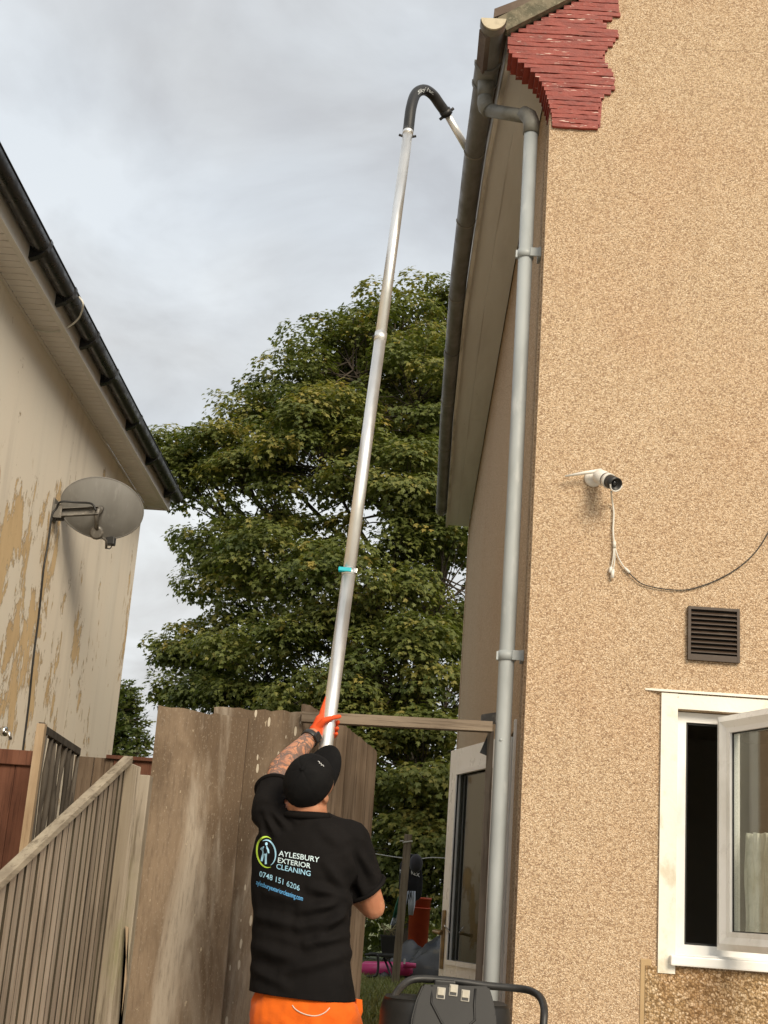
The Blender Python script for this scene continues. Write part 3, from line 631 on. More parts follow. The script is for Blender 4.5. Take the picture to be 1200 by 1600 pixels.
mb = MB(); mb.lathe([(.05, 0), (.05, .012), (.035, .02)], axis_frame(c_, -n_), 20); mb.build('clamp_plate', MAT['galv'], dish)
l1 = at(173, 846, Y=DC.y+.10); mb = MB(); mb.tube([c_, at(166, 845, Y=DC.y-.02), at(166, 857, Y=DC.y+.02)], .009, 8); mb.build('feed_arm', MAT['galv'], dish)
MB().box((l1.x-.032, l1.y-.03, l1.z-.028), (l1.x+.032, l1.y+.03, l1.z+.032), bev=.008).build('feed_horn', MAT['cable_b'], dish)
cp = [at(168, 857, Y=DC.y+.05), at(172, 857, Y=DC.y+.08), at(176, 851, Y=DC.y+.1)]
MB().tube(catmull(cp, 5), .004, 6).build('feed_cable', MAT['cable_b'], dish)
cp = [at(150, 798, Y=wb.y-.03), at(143, 787, Y=wb.y-.03), at(120, 785, Y=wb.y-.03), at(95, 784, X=XW+.06), at(88, 795, X=XW+.03), at(81, 806, X=XW+.008), at(75, 850, X=XW+.007), at(68, 890, X=XW+.007), at(61, 960, X=XW+.007), at(52, 1030, X=XW+.007), at(45, 1100, X=XW+.007), at(36, 1172, X=XW+.007), at(30, 1230, X=XW+.007)]
tag(MB().tube(catmull(cp, 5), .0075, 8).build('cable', MAT['cable_b']), 'black cable running down the peeling wall from the satellite dish', 'cable')
q = at(-9, 1143, X=XW+.01); lm = thing('outside_tap', q, 'small bright metal tap fitting on the peeling wall at the left edge', 'tap')
MB().lathe([(.05, 0), (.05, .01), (.022, .02), (.022, .07), (.03, .075), (.03, .10), (.012, .105)], axis_frame((XW, q.y-.03, q.z), (1, -.2, 0)), 16).build('tap_body', MAT['chrome'], lm)
MB().tube([Vector((XW+.08, q.y-.05, q.z)), Vector((XW+.12, q.y-.06, q.z-.01)), Vector((XW+.135, q.y-.06, q.z-.05))], .012, 10).build('spout', MAT['chrome'], lm)

# ------------------------------------------------------------------ fences and boards
def wood(name, base, dark, light, along='z', rough=.85, objvar=.16, knots=True, extra=()):
    m, t, p, o = new_mat(name); st = {'z': (1, 1, .05), 'x': (.05, 1, 1), 'y': (1, .05, 1)}[along]
    g = noise(t, coords(t, st, obj=True), 55, 6, .7, .3); g2 = noise(t, coords(t, st, obj=True), 14, 5, .6, .6)
    col = mixc(t, ramp(t, g2, .35, .66), base, light); col = mixc(t, ramp(t, g, .5, .68, 0, .75), col, dark)
    blot = ramp(t, noise(t, coords(t, (1, 1, 1)), 3.2, 5), .48, .72, 0, .4); col = mixc(t, blot, col, dark)
    for (c, sc, s_, lo, hi, am) in extra: col = mixc(t, ramp(t, noise(t, coords(t, s_), sc, 6, .6), lo, hi, 0, am), col, c)
    oi = nd(t, 'ShaderNodeObjectInfo'); vv = ramp(t, oi.outputs['Random'], 0, 1, 1-objvar, 1+objvar); cc = nd(t, 'ShaderNodeCombineColor')
    for i in range(3): t.links.new(vv, cc.inputs[i])
    col = mixc(t, 1.0, col, cc.outputs[0], 'MULTIPLY'); t.links.new(col, p.inputs['Base Color']); p.inputs['Roughness'].default_value = rough; p.inputs['Specular IOR Level'].default_value = .25
    bump(t, p, g, .45, .003); return m
MAT['slat'] = wood('weathered_slat', (0.285, 0.230, 0.175), (0.12, 0.09, 0.065), (0.375, 0.315, 0.25), objvar=.14)
MAT['gap_shade'] = wood('gap_shade_edge', (0.045, 0.035, 0.022), (0.02, 0.015, 0.01), (0.06, 0.05, 0.03))  # near-black wood: shade of the gaps between boards, put into the colour
MAT['rail'] = wood('weathered_rail', (0.25, 0.21, 0.16), (0.11, 0.085, 0.055), (0.38, 0.33, 0.25), 'y')
MAT['post'] = wood('grey_post', (0.255, 0.215, 0.165), (0.10, 0.078, 0.052), (0.35, 0.305, 0.245), extra=[((0.16, 0.17, 0.05), 3, (1, 1, .4), .55, .75, .6)])
MAT['stained'] = wood('brown_stain', (0.105, 0.042, 0.026), (0.05, 0.02, 0.013), (0.15, 0.066, 0.042), objvar=.1)
MAT['trellis'] = wood('dark_trellis', (0.05, 0.042, 0.034), (0.02, 0.016, 0.013), (0.095, 0.082, 0.068))
MAT['tpost'] = wood('pale_post', (0.34, 0.25, 0.16), (0.20, 0.135, 0.08), (0.42, 0.32, 0.22))
MAT['beam'] = wood('beam_wood', (0.125, 0.092, 0.064), (0.055, 0.038, 0.025), (0.24, 0.19, 0.14), 'x')
MAT['gate'] = wood('gate_wood', (0.105, 0.073, 0.048), (0.045, 0.030, 0.020), (0.165, 0.122, 0.087), objvar=.15)
def board_mat(name, spots):
    m, t, p, o = new_mat(name)
    c = mixc(t, ramp(t, noise(t, coords(t, (1, 1, .45)), 2.3, 6, .6, .3), .40, .62), (0.115, 0.077, 0.046), (0.230, 0.168, 0.112))
    c = mixc(t, ramp(t, noise(t, coords(t, (2.2, 1, .42)), 2.1, 5, .6, .6), .48, .66, 0, .8), c, (0.41, 0.355, 0.285))
    c = mixc(t, ramp(t, noise(t, coords(t, (1, 1, .10)), 85, 5, .75), .47, .68, 0, .38), c, (0.060, 0.040, 0.026))
    c = mixc(t, ramp(t, noise(t, coords(t, (1, 1, .5)), 140, 4, .7), .55, .70, 0, .5), c, (0.33, 0.275, 0.21))
    c = mixc(t, ramp(t, noise(t, coords(t, (1, 1, .40)), 75, 3, .5), .71, .73, 0, .6), c, (0.45, 0.38, 0.27))
    if spots:
        vo = nd(t, 'ShaderNodeTexVoronoi', voronoi_dimensions='2D', Scale=19.0); mp = coords(t, (1.75, .01, .47), rot=(math.pi/2, 0, 0)); t.links.new(mp, vo.inputs['Vector'])
        sp = nd(t, 'ShaderNodeSeparateColor'); t.links.new(vo.outputs['Color'], sp.inputs[0])
        thr = math2(t, 'MULTIPLY', ramp(t, sp.outputs[0], .38, 1.0), .19)
        f = math2(t, 'LESS_THAN', math2(t, 'ADD', vo.outputs['Distance'], math2(t, 'MULTIPLY', math2(t, 'SUBTRACT', noise(t, coords(t), 60, 3), .5), .09)), thr)
        c = mixc(t, math2(t, 'MULTIPLY', f, .9), c, (0.52, 0.46, 0.36))
    t.links.new(c, p.inputs['Base Color']); p.inputs['Roughness'].default_value = .72; p.inputs['Specular IOR Level'].default_value = .35
    bump(t, p, noise(t, coords(t, (1, 1, .35)), 70, 6, .7), .4, .003); return m
MAT['board'] = board_mat('weathered_sheet', False); MAT['board2'] = board_mat('spotted_sheet', True)

FXL = -1.19; FA, FB = 3.0, 5.74
ztop = lambda y: 1.234 + (y-4.2)*(1.735-1.234)/(5.75-4.2)
fen = thing('board_fence', (FXL, 4.6, 0), 'weathered grey feather edge fence with sloping top rail at lower left', 'fence')
y = FA; i = 0
while y < FB-.02:
    w_ = random.uniform(.066, .088); y1 = y+w_; j = random.uniform(-.003, .003); h0 = ztop(y)-.012; h1 = ztop(min(y1, FB))-.012
    if y1 > FB: y1 = FB
    lean = random.uniform(-.004, .004); mb = MB(); a0 = FXL+.016+j; 
    vs = [(a0+.004, y, .03), (a0, y1, .03), (a0-.026, y1, .03), (a0-.026, y, .03), (a0+.004, y+lean, h0), (a0, y1+lean, h1), (a0-.026, y1+lean, h1), (a0-.026, y+lean, h0)]
    # finer board with chamfered thick edge
    mb.add(vs, [(0, 3, 2, 1), (4, 5, 6, 7), (0, 1, 5, 4), (1, 2, 6, 5), (2, 3, 7, 6), (3, 0, 4, 7)]); ob_ = mb.build('board', MAT['slat'], fen); ob_.data.materials.append(MAT['gap_shade']); ob_.data.polygons[3].material_index = 1; ob_.data.polygons[5].material_index = 1  # narrow edge faces coloured dark to draw the shaded gaps
    y += w_+random.uniform(0.003, .008); i += 1
ra, rb = Vector((FXL+.02, FA-.1, ztop(FA-.1))), Vector((FXL+.02, FB+.03, ztop(FB+.03))); rd = (rb-ra).normalized(); RM = axis_frame(ra, rd, (0, -rd.z, rd.y))
MB().box((-.012, -.020, 0), (.014, .018, (rb-ra).length), RM, .003).build('cap_rail', MAT['rail'], fen)
for zz_ in (.35, 1.0): boxo('back_rail', (FXL-.05, FA, zz_), (FXL+.002, FB, zz_+.08), MAT['rail'], fen)
# post at the far end: broad weathered face, green at its edge
mb = MB(); mb.prism([(FXL-.005, 5.80, 0), (FXL+.058, 5.765, 0), (FXL+.058, 5.765, 1.715), (FXL-.005, 5.80, 1.735)], (.012, .03, 0)); mb.build('edge_board', MAT['post'], fen)
boxo('post', (FXL+.02, 5.86, 0), (FXL+.10, 5.94, 1.69), MAT['post'], fen, bev=.004)
p0, p1 = at(196, 1447, Y=5.84), at(199, 1530, Y=5.84)
tag(MB().prism([p0, p0+Vector((.012, 0, -.005)), p1+Vector((.012, 0, -.55)), p1+Vector((-.012, 0, -.55)), p1+Vector((-.004, 0, 0))], (0, .015, 0)).build('stake', MAT['tpost']), 'thin pointed wooden stake between fence post and brown board', 'stake')
# trellis panel beyond the fence
t0, t1 = at(68, 1133, Y=7.5), at(122, 1172, Y=8.6); tzt = t0.z
tr = thing('trellis', (t0.x, t0.y, 0.1), 'dark rustic trellis panel with pale post in front of the peeling wall', 'trellis')
mb = MB(); mb.box((t0.x-.03, t0.y-.03, 0), (t0.x+.016, t0.y+.016, tzt+.005), bev=.003); mb.build('post', MAT['tpost'], tr)
mb = MB(); mb.box((t0.x-.022, t0.y-.022, tzt+.0055), (t0.x+.008, t0.y+.008, tzt+.012)); mb.build('post_cap', MAT['trellis'], tr)
dv = Vector((t1.x-t0.x, t1.y-t0.y, 0)); Lt = dv.length; dv.normalize(); TM = frame(Vector((t0.x, t0.y, 0)), dv, Vector((-dv.y, dv.x, 0)), Vector((0, 0, 1)))
MB().box((.018, -.018, tzt-.045), (Lt, .018, tzt-.002), TM, .003).build('top_rail', MAT['trellis'], tr)
MB().box((.018, -.014, .55), (Lt, .014, .60), TM).build('bottom_rail', MAT['trellis'], tr)
n = 8
for i in range(n):
    u_ = .07+i*(Lt-.09)/(n-1); pts = [TM @ Vector((u_+.024*math.sin(k*1.7+i*2.1), -.004*(i % 2), .62+(tzt-.665)*k/7)) for k in range(8)]
    MB().tube(pts, [.015+.005*math.sin(i*1.3+k*2.1) for k in range(8)], 7).build('slat', MAT['trellis'], tr)
# stained fence at left and the far fence
sf = thing('stained_fence', (-2.4, 8.05, .1), 'red brown stained board fence at the left edge below the tap', 'fence')
xl, xr_ = XW+.01, at(56, 1250, Y=8.05).x; x = xl; ztp = at(25, 1172, Y=8.05).z
while x < xr_-.01:
    x1 = min(x+.098, xr_); boxo('board', (x, 8.05+random.uniform(-.004, .004), .05), (x1-.004, 8.07, ztp-.07), MAT['stained'], sf); x += .098
boxo('top_rail', (xl, 8.025, ztp-.085), (xr_, 8.085, ztp), MAT['stained'], sf, bev=.005)
ff = thing('far_fence', (-2.0, 9.5, .2), 'brown fence panels behind the trellis, below the small conifer', 'fence')
xa, xb = at(115, 1200, Y=9.5).x, at(250, 1200, Y=9.5).x; zt = at(160, 1182, Y=9.5).z; x = xa
while x < xb:
    boxo('board', (x, 9.5+random.uniform(-.006, .006), .1), (min(x+.135, xb)-.005, 9.525, zt-random.uniform(0, .012)), MAT['gate'] if x < at(165, 1200, Y=9.5).x else MAT['stained'], ff); x += .135
boxo('top_rail', (at(165, 1200, Y=9.5).x, 9.47, zt-.012), (xb, 9.53, zt+.012), MAT['stained'], ff)
# two weathered sheets propped beside the gateway
def sheet(name, quad, Y, th, m, label, nseg=14, rag=.006):
    TL, TR, BR, BL = [at(x_, y_, Y=Y) for x_, y_ in quad]
    kL = (BL-TL)/(BL.z-TL.z)*(0.01-TL.z); kR = (BR-TR)/(BR.z-TR.z)*(0.01-TR.z); BL, BR = TL+kL, TR+kR
    nz = 10; mb = MB(); F = []; 
    for j in range(nz+1):
        for i in range(nseg+1):
            s, t_ = i/nseg, j/nz; p = (BL*(1-s)+BR*s)*(1-t_)+(TL*(1-s)+TR*s)*t_
            p.y += .012*math.sin(s*2.2+1)*math.sin(t_*3)
            if j == nz: p.z += random.uniform(-rag, rag)
            if i in (0, nseg): p.x += random.uniform(-.0025, .0025)
            F.append(p)
    n1 = (nseg+1)*(nz+1); G = [p+Vector((0, th, 0)) for p in F]; fs = []
    for j in range(nz):
        for i in range(nseg):
            a = j*(nseg+1)+i; q_ = (a, a+1, a+nseg+2, a+nseg+1); fs.append(q_); fs.append(tuple(n1+k for k in q_[::-1]))
    bd = [i for i in range(nseg+1)]+[j*(nseg+1)+nseg for j in range(1, nz+1)]+[nz*(nseg+1)+i for i in range(nseg-1, -1, -1)]+[j*(nseg+1) for j in range(nz-1, 0, -1)]
    for i in range(len(bd)): a, b = bd[i], bd[(i+1) % len(bd)]; fs.append((a, b, n1+b, n1+a))
    mb.add(F+G, fs); return tag(mb.build(name, m), label, 'board')
sheet('weathered_board', ((247, 1102), (388, 1124), (345, 1600), (190, 1600)), 6.0, .03, MAT['board'], 'tall brown weathered board left of the man, in front of the spotted board')
sheet('weathered_board', ((335, 1105), (474, 1113), (442, 1600), (298, 1600)), 6.07, .035, MAT['board2'], 'brown board with white spots directly behind the man, under the crossbeam end')
# crossbeam and slim gate post by the downpipe
bl, br = at(472, 1111, Y=6.03), at(770, 1127, Y=6.03)
tag(MB().prism([bl, br, br+Vector((0, 0, -.044)), bl+Vector((0, 0, -.045))], (0, .06, 0)).build('crossbeam', MAT['beam']), 'weathered wooden crossbeam over the gateway, from boards to downpipe', 'beam')
pt, pb = at(763, 1143, Y=6.20), at(757, 1500, Y=6.20)
gp = thing('gate_post', (pt.x, 6.2, 0), 'slim brown gate post beside the grey downpipe', 'post')
boxo('upright', (pt.x-.004, 6.17, 0), (pt.x+.024, 6.20, pt.z), MAT['slat'], gp)
MB().prism([(pt.x-.035, 6.165, pt.z-.1), (pt.x-.005, 6.165, pt.z-.02), (pt.x-.005, 6.165, pt.z-.11)], (0, .012, 0)).build('catch', MAT['cable_b'], gp)
q = at(752, 1126, Y=6.28); tag(MB().prism([q, q+Vector((0, 0, .028)), q+Vector((.075, 0, .045)), q+Vector((.075, 0, -.004))], (0, .06, 0)).build('bracket_block', MAT['galv']), 'small grey bracket on the side wall above the crossbeam end', 'bracket')
# plank gate standing open behind the man
g0, g1 = at(474, 1135, Y=6.16), at(590, 1176, Y=6.72)
gt = thing('plank_gate', ((g0.x+g1.x)/2, (g0.y+g1.y)/2, 0), 'brown vertical plank gate standing open to the right of the man', 'gate')
gd = Vector((g1.x-g0.x, g1.y-g0.y, 0)); GLn = gd.length; gd.normalize(); GM = frame(Vector((g0.x, g0.y, 0)), gd, Vector((-gd.y, gd.x, 0)), Vector((0, 0, 1)))
npk = 7; wp = GLn/npk
for i in range(npk):
    u0, u1 = i*wp, (i+1)*wp-.004; s0, s1 = u0/GLn, u1/GLn
    zt = lambda s: g1.z+.135-(.135*s**1.0) + .02*math.sin(s*3.1)
    k = 5; top = [GM @ Vector((u0+(u1-u0)*t_/k, 0, zt(s0+(s1-s0)*t_/k)+random.uniform(-.006, .004))) for t_ in range(k+1)]
    mb = MB(); mb.prism([GM @ Vector((u0, 0, .04)), GM @ Vector((u1, 0, .04))]+top[::-1], GM.to_3x3() @ Vector((0, .018+random.uniform(-.003, .003), 0))); mb.build('plank', MAT['gate'], gt)
for zz_ in (.4, 1.3): MB().box((0, .024, zz_), (GLn, .055, zz_+.09), GM).build('ledge', MAT['gate'], gt)

# ------------------------------------------------------------------ trees
def leaf_mat(name, dark, mid, yellow):
    m, t, p, o = new_mat(name)
    at_ = nd(t, 'ShaderNodeAttribute', attribute_name='tint'); r = nd(t, 'ShaderNodeValToRGB'); e = r.color_ramp.elements
    e[0].position = 0; e[0].color = (*dark, 1); e[1].position = 1; e[1].color = (*yellow, 1); k = e.new(.5); k.color = (*mid, 1)
    t.links.new(at_.outputs['Fac'], r.inputs[0]); t.links.new(r.outputs[0], p.inputs['Base Color'])
    p.inputs['Roughness'].default_value = .5; p.inputs['Specular IOR Level'].default_value = .35
    tr = nd(t, 'ShaderNodeBsdfTranslucent'); mul = mixc(t, 1.0, r.outputs[0], (1.5, 1.6, .7), 'MULTIPLY'); t.links.new(mul, tr.inputs[0])
    mx = nd(t, 'ShaderNodeMixShader'); mx.inputs[0].default_value = .34; t.links.new(p.outputs[0], mx.inputs[1]); t.links.new(tr.outputs[0], mx.inputs[2]); t.links.new(mx.outputs[0], o.inputs[0]); return m
MAT['leaf'] = leaf_mat('sycamore_leaf', (0.062, 0.086, 0.023), (0.150, 0.170, 0.044), (0.38, 0.30, 0.08))
MAT['bark'] = M('bark', (0.075, 0.058, 0.042), [((0.035, 0.027, 0.02), 9, (1, 1, .25), .4, .65, .8)], rough=.9, bmp=[(20, (1, 1, .25), .6, .02)])
# palmate leaf outline (five lobes), unit size, stalk at the origin, tip along +v
_lo = np.array([(0, 0, 0), (.16, .06, 0), (.46, .02, -.05), (.36, .22, 0), (.58, .50, -.08), (.26, .48, .02), (.0, 1.0, -.07), (-.26, .48, .02), (-.58, .50, -.08), (-.36, .22, 0), (-.46, .02, -.05), (-.16, .06, 0)], float)
_lf = np.array([(0, 1, 2, 3), (0, 3, 4, 5), (0, 5, 6, 7), (0, 7, 8, 9), (0, 9, 10, 11)])
def leaves_mesh(name, pos, nrm, tipd, size, tint):
    n = len(pos); nrm = nrm/np.linalg.norm(nrm, axis=1, keepdims=True); tipd = tipd - nrm*np.sum(tipd*nrm, 1, keepdims=True); tipd /= np.linalg.norm(tipd, axis=1, keepdims=True)+1e-9
    sd = np.cross(tipd, nrm); k = len(_lo)
    co = pos[:, None]+size[:, None, None]*(_lo[None, :, :1]*sd[:, None]+_lo[None, :, 1:2]*tipd[:, None]+_lo[None, :, 2:3]*nrm[:, None])
    fc = (np.arange(n)[:, None, None]*k+_lf[None]).reshape(-1, 4)
    me = bpy.data.meshes.new(name); me.vertices.add(n*k); me.vertices.foreach_set('co', co.reshape(-1)); nf = len(fc)
    me.loops.add(nf*4); me.loops.foreach_set('vertex_index', fc.ravel()); me.polygons.add(nf); me.polygons.foreach_set('loop_start', np.arange(nf)*4); me.polygons.foreach_set('loop_total', np.full(nf, 4))
    me.update(); a = me.attributes.new('tint', 'FLOAT', 'POINT'); a.data.foreach_set('value', np.repeat(tint, k)); return me
TY = 24.0
lobes = []   # (centre, rx, ry, rz) measured on the photograph's crown
for (px, py, r, dy) in ((610, 520, 88, 0), (690, 510, 82, .6), (540, 560, 95, -.3), (650, 620, 120, -.9), (460, 634, 84, 0), (394, 690, 74, .3), (340, 715, 52, -.2), (282, 705, 42, .5), (300, 760, 52, .2), (500, 720, 125, -1.2), (400, 780, 92, -.4), (620, 780, 130, -1.8), (345, 850, 62, .2), (440, 880, 105, -1.2), (560, 920, 125, -2.2), (690, 900, 120, -1.6), (370, 940, 78, -.2), (318, 1015, 58, .3), (268, 1020, 30, .2), (400, 1030, 95, -1.0), (500, 1060, 110, -1.9), (620, 1060, 115, -2.6), (700, 1080, 95, -2.2), (330, 1085, 55, -.3), (268, 1085, 20, 0), (560, 1180, 110, -2.2), (650, 1190, 105, -3.0), (700, 1260, 95, -2.8), (620, 1290, 90, -2.8), (670, 1350, 80, -3.2), (730, 1380, 80, -3.2), (600, 1400, 70, -2.4), (700, 640, 85, -.2), (725, 770, 90, -.6), (700, 720, 80, .9), (560, 660, 90, .9), (760, 720, 120, .3), (790, 1000, 120, 0), (400, 1150, 95, -.5), (480, 1190, 90, -.8)):
    c = at(px, py, Y=TY+dy); s = (c-CAM).length/FPX; lobes.append((np.array(c), r*s, r*s*1.05, r*s*.86))
P_, N_, T_, S_, C_ = [], [], [], [], []; cl_pts = []
for (c, rx, ry, rz) in lobes:
    area = 4*math.pi*((rx*rz+rx*ry+ry*rz)/3); ncl = int(area*1.45)+5
    d = rng.normal(size=(ncl, 3)); d[:, 2] += .25; d /= np.linalg.norm(d, axis=1, keepdims=True); rad = np.clip(rng.normal(.80, .13, ncl), .4, 1.0)
    cc = c+d*rad[:, None]*np.array([rx, ry, rz])*.96
    for i in range(ncl):
        q = cc[i]
        if q[2] < .75: continue
        R0 = rng.uniform(.26, .52); sc3 = np.array([1.15, 1.15, .62])*R0; nl = int(rng.uniform(320, 420)*R0*R0*4)
        e = rng.normal(size=(nl, 3)); e[:, 2] = np.abs(e[:, 2])*np.where(rng.random(nl) < .84, 1, -.7); e /= np.linalg.norm(e, axis=1, keepdims=True)
        rr = np.clip(1.0-np.abs(rng.normal(0, .20, nl)), .3, 1.0)*(1+.28*np.sin(e[:, 0]*4.1+i)*np.sin(e[:, 1]*3.7+2*i))
        pos = q+e*rr[:, None]*sc3
        nr = np.array([0, 0, .75])+e*.75+d[i]*.25+rng.normal(size=(nl, 3))*.36
        tp = e*np.array([1, 1, .15])+np.array([0, 0, -.6])+rng.normal(size=(nl, 3))*.35
        base = np.clip(rng.normal(.40, .13), .05, .75)
        tint = np.clip(base+rng.normal(0, .11, nl), 0, 1)
        for _k in range(int(rng.integers(0, 4))):            # bunches of yellow keys
            kk = rng.integers(0, nl); near = np.linalg.norm(pos-pos[kk], axis=1) < .11; tint[near] = np.clip(rng.normal(.85, .1), .6, 1)
        P_.append(pos); N_.append(nr); T_.append(tp); S_.append(rng.uniform(.05, .105, nl)); C_.append(tint); cl_pts.append(q)
tree = thing('sycamore_tree', at(640, 1500, Y=TY+.6, ) if False else (at(640, 1400, Y=TY+.5).x, TY+.5, GZ), 'large broad leafy green tree with yellowing clusters between the two houses', 'tree')
cm = leaves_mesh('crown', np.concatenate(P_), np.concatenate(N_), np.concatenate(T_), np.concatenate(S_), np.concatenate(C_))
crown = from_mesh('crown', cm, MAT['leaf'], tree, False); crown['kind'] = 'stuff'
print('leaves', sum(len(a) for a in P_))
tb = Vector((at(640, 1400, Y=TY+.5).x, TY+.5, GZ-.1)); mb = MB()
trunk = [tb, tb+Vector((.05, 0, 1.2)), tb+Vector((-.05, -.1, 2.6)), tb+Vector((.0, -.1, 4.4)), tb+Vector((.15, 0, 6.4)), tb+Vector((.2, .1, 8.6)), tb+Vector((.1, .1, 10.4))]
mb.tube(catmull(trunk, 5), list(np.interp(np.linspace(0, 1, 31), [0, .05, .3, .6, 1], [.42, .33, .26, .16, .03])), 14); tk = mb.build('trunk', MAT['bark'], tree)
ct = catmull(trunk, 5)
for li, (c, rx, ry, rz) in enumerate(lobes):
    c = Vector(c); zst = max(1.2, c.z-1.5-.35*(Vector((c.x-tb.x, c.y-tb.y)).length)); s0 = min(ct, key=lambda p: abs(p.z-zst)); mid = (s0+c)/2+Vector((0, 0, -.25*(c-s0).length*.3))
    br_ = catmull([s0, mid, c], 6); mb = MB(); mb.tube(br_, list(np.linspace(.085, .014, len(br_))), 7)
    sub = [q for q in cl_pts if np.sum(((q-np.array(c))/np.array([rx, ry, rz]))**2) < 1.1]
    for q in sub:
        q = Vector(q); b = c+(mid-c)*random.uniform(0, .5); md = (b+q)/2+Vector((random.uniform(-.1, .1), random.uniform(-.1, .1), random.uniform(-.05, .15)))
        mb.tube([b, md, q], [.018, .011, .005], 4, caps=False)
    mb.build('limb', MAT['bark'], tree)
# small feathery conifer beside the left house
MAT['conif'] = leaf_mat('conifer_spray', (0.034, 0.06, 0.022), (0.075, 0.105, 0.035), (0.16, 0.17, 0.06))
cy = 21.0; ctop = at(192, 1066, Y=cy); cx = ctop.x
con = thing('conifer', (cx, cy, GZ), 'small feathery green conifer beside the corner of the left house', 'tree')
P2, N2, T2, S2, C2 = [], [], [], [], []; mb = MB(); mb.tube([(cx, cy, GZ-.05), (cx, cy, ctop.z-.2)], [.12, .015], 8); mb.build('trunk', MAT['bark'], con)
mb = MB()
for z_ in np.arange(.9, ctop.z-.05, .06):
    f = (ctop.z-z_)/(ctop.z-.9); R_ = .12+1.0*f**.75
    for k in range(11):
        a = rng.uniform(0, 2*np.pi); L_ = R_*rng.uniform(.55, 1.1); d = np.array([math.cos(a), math.sin(a), rng.uniform(.15, .6)])
        m_ = int(L_*26)+4; s = np.linspace(.25, 1, m_); pt = np.array([cx, cy, z_])+s[:, None]*L_*d+np.array([0, 0, -1])*(s[:, None]**2)*L_*.18
        P2.append(pt+rng.normal(size=(m_, 3))*.03); sd_ = np.cross(d, [0, 0, 1.]); T2.append(d+np.outer(rng.choice([-1, 1], m_)*rng.uniform(.2, .8, m_), sd_)+rng.normal(size=(m_, 3))*.2); N2.append(np.array([0, 0, 1.])+rng.normal(size=(m_, 3))*.5)
        S2.append(rng.uniform(.10, .19, m_)); C2.append(np.clip(rng.normal(.4, .2)+s*.25, 0, 1)); mb.tube([pt[0], pt[-1]], [.012, .004], 4, caps=False)
mb.build('branches', MAT['bark'], con)['kind'] = 'stuff'
_bk = _lo.copy(); _lo = np.array([(0, 0, 0), (.05, .2, 0), (.24, .42, 0), (.04, .5, 0), (.17, .75, 0), (.03, .8, 0), (0, 1.2, 0), (-.03, .8, 0), (-.17, .75, 0), (-.04, .5, 0), (-.24, .42, 0), (-.05, .2, 0)], float)
o = from_mesh('foliage', leaves_mesh('foliage', np.concatenate(P2), np.concatenate(N2), np.concatenate(T2), np.concatenate(S2), np.concatenate(C2)), MAT['conif'], con, False); o['kind'] = 'stuff'
_lo = _bk
# dark hedge closing the bottom of the garden
P3 = []; nh = 9000
hx = rng.uniform(-7, 8, nh); hz_ = GZ+2.1*rng.random(nh)**.8; hy = 25.2+rng.normal(0, .35, nh)
o = from_mesh('hedge', leaves_mesh('hedge', np.stack([hx, hy, hz_], 1), rng.normal(size=(nh, 3))*.5+np.array([0, -.8, .6]), rng.normal(size=(nh, 3))+np.array([0, 0, -.4]), rng.uniform(.10, .2, nh), np.clip(rng.normal(.3, .15, nh), 0, 1)), MAT['leaf'], None, False)
tag(o, 'dense dark hedge under the big tree at the end of the garden', 'hedge', kind='stuff')

# ------------------------------------------------------------------ gutter vacuum pole
MAT['alu'] = M('brushed_aluminium', (0.86, 0.855, 0.84), [((0.76, 0.755, 0.74), 3, (1, 1, .15), .4, .7, .5)], rough=.36, metal=.82, spec=.5, rvar=(6, .28, .44))
MAT['blackrub'] = M('black_plastic', (0.018, 0.018, 0.018), [((0.04, 0.038, 0.035), 12, (1, 1, 1), .45, .7, .6)], rough=.45, spec=.45)
MAT['cyan'] = M('cyan_plastic', (0.01, 0.42, 0.50), rough=.4)
MAT['ltgrey'] = M('grey_print', (0.55, 0.58, 0.58), rough=.6)
ph = at(514, 1128, Y=5.72); pc = at(545, 897, Y=5.93); pj = at(597, 527, Y=6.24); pt_ = at(638, 203, Y=6.58)
ax = (pt_-ph).normalized(); Lp = (pt_-ph).length
on = lambda d: ph+ax*d
dc, dj = (pc-ph).dot(ax), (pj-ph).dot(ax)
pole = thing('vacuum_pole', on(-.62), 'long aluminium vacuum pole the man raises to the gutter, black bent neck on top', 'pole')
MB().tube([on(-.62), on(dc)], .0292, 24).build('pole_section', MAT['alu'], pole)
MB().tube([on(dc-.02), on(dj)], .0282, 24).build('pole_section', MAT['alu'], pole)
MB().tube([on(dj-.02), on(Lp)], .0272, 24).build('pole_section', MAT['alu'], pole)
def collar(d, r, w_, m): return MB().tube([on(d-w_/2), on(d+w_/2)], r, 24).build('collar', m, pole)
collar(dc-.012, .0312, .03, MAT['alu']); collar(dj-.012, .0305, .05, MAT['alu']); collar(Lp-.02, .0292, .04, MAT['alu'])
cxv = (_r - ax*_r.dot(ax)).normalized(); cyv = ax.cross(cxv)
if cyv.dot(_f) > 0: cyv = -cyv             # towards the camera
def clampo(d, m, name, L_=.075):
    q = on(d); M_ = frame(q, cxv, cyv, ax) if cxv.cross(cyv).dot(ax) > 0 else frame(q, cxv, cyv, -ax)
    mb = MB(); mb.box((-.046, .018, -.010), (.012, .036, .010), M_, .004); mb.build(name, m, pole)
    mb = MB(); mb.box((.020, .005, -.014), (.036, .026, .008), M_, .002); mb.build('clamp_hinge', MAT['chrome'], pole)
clampo(dc-.012, MAT['cyan'], 'clamp_lever')
q = on(dj-.012); mb = MB(); mb.tube([q-cxv*.026, q-cxv*.040], .010, 8); mb.build('clamp_screw', MAT['blackrub'], pole)
q = on(Lp-.05)
for s in (-1, 1): MB().tube([q+cxv*s*.024, q+cxv*s*.046+ax*.008], .007, 8).build('clamp_screw', MAT['blackrub'], pole)
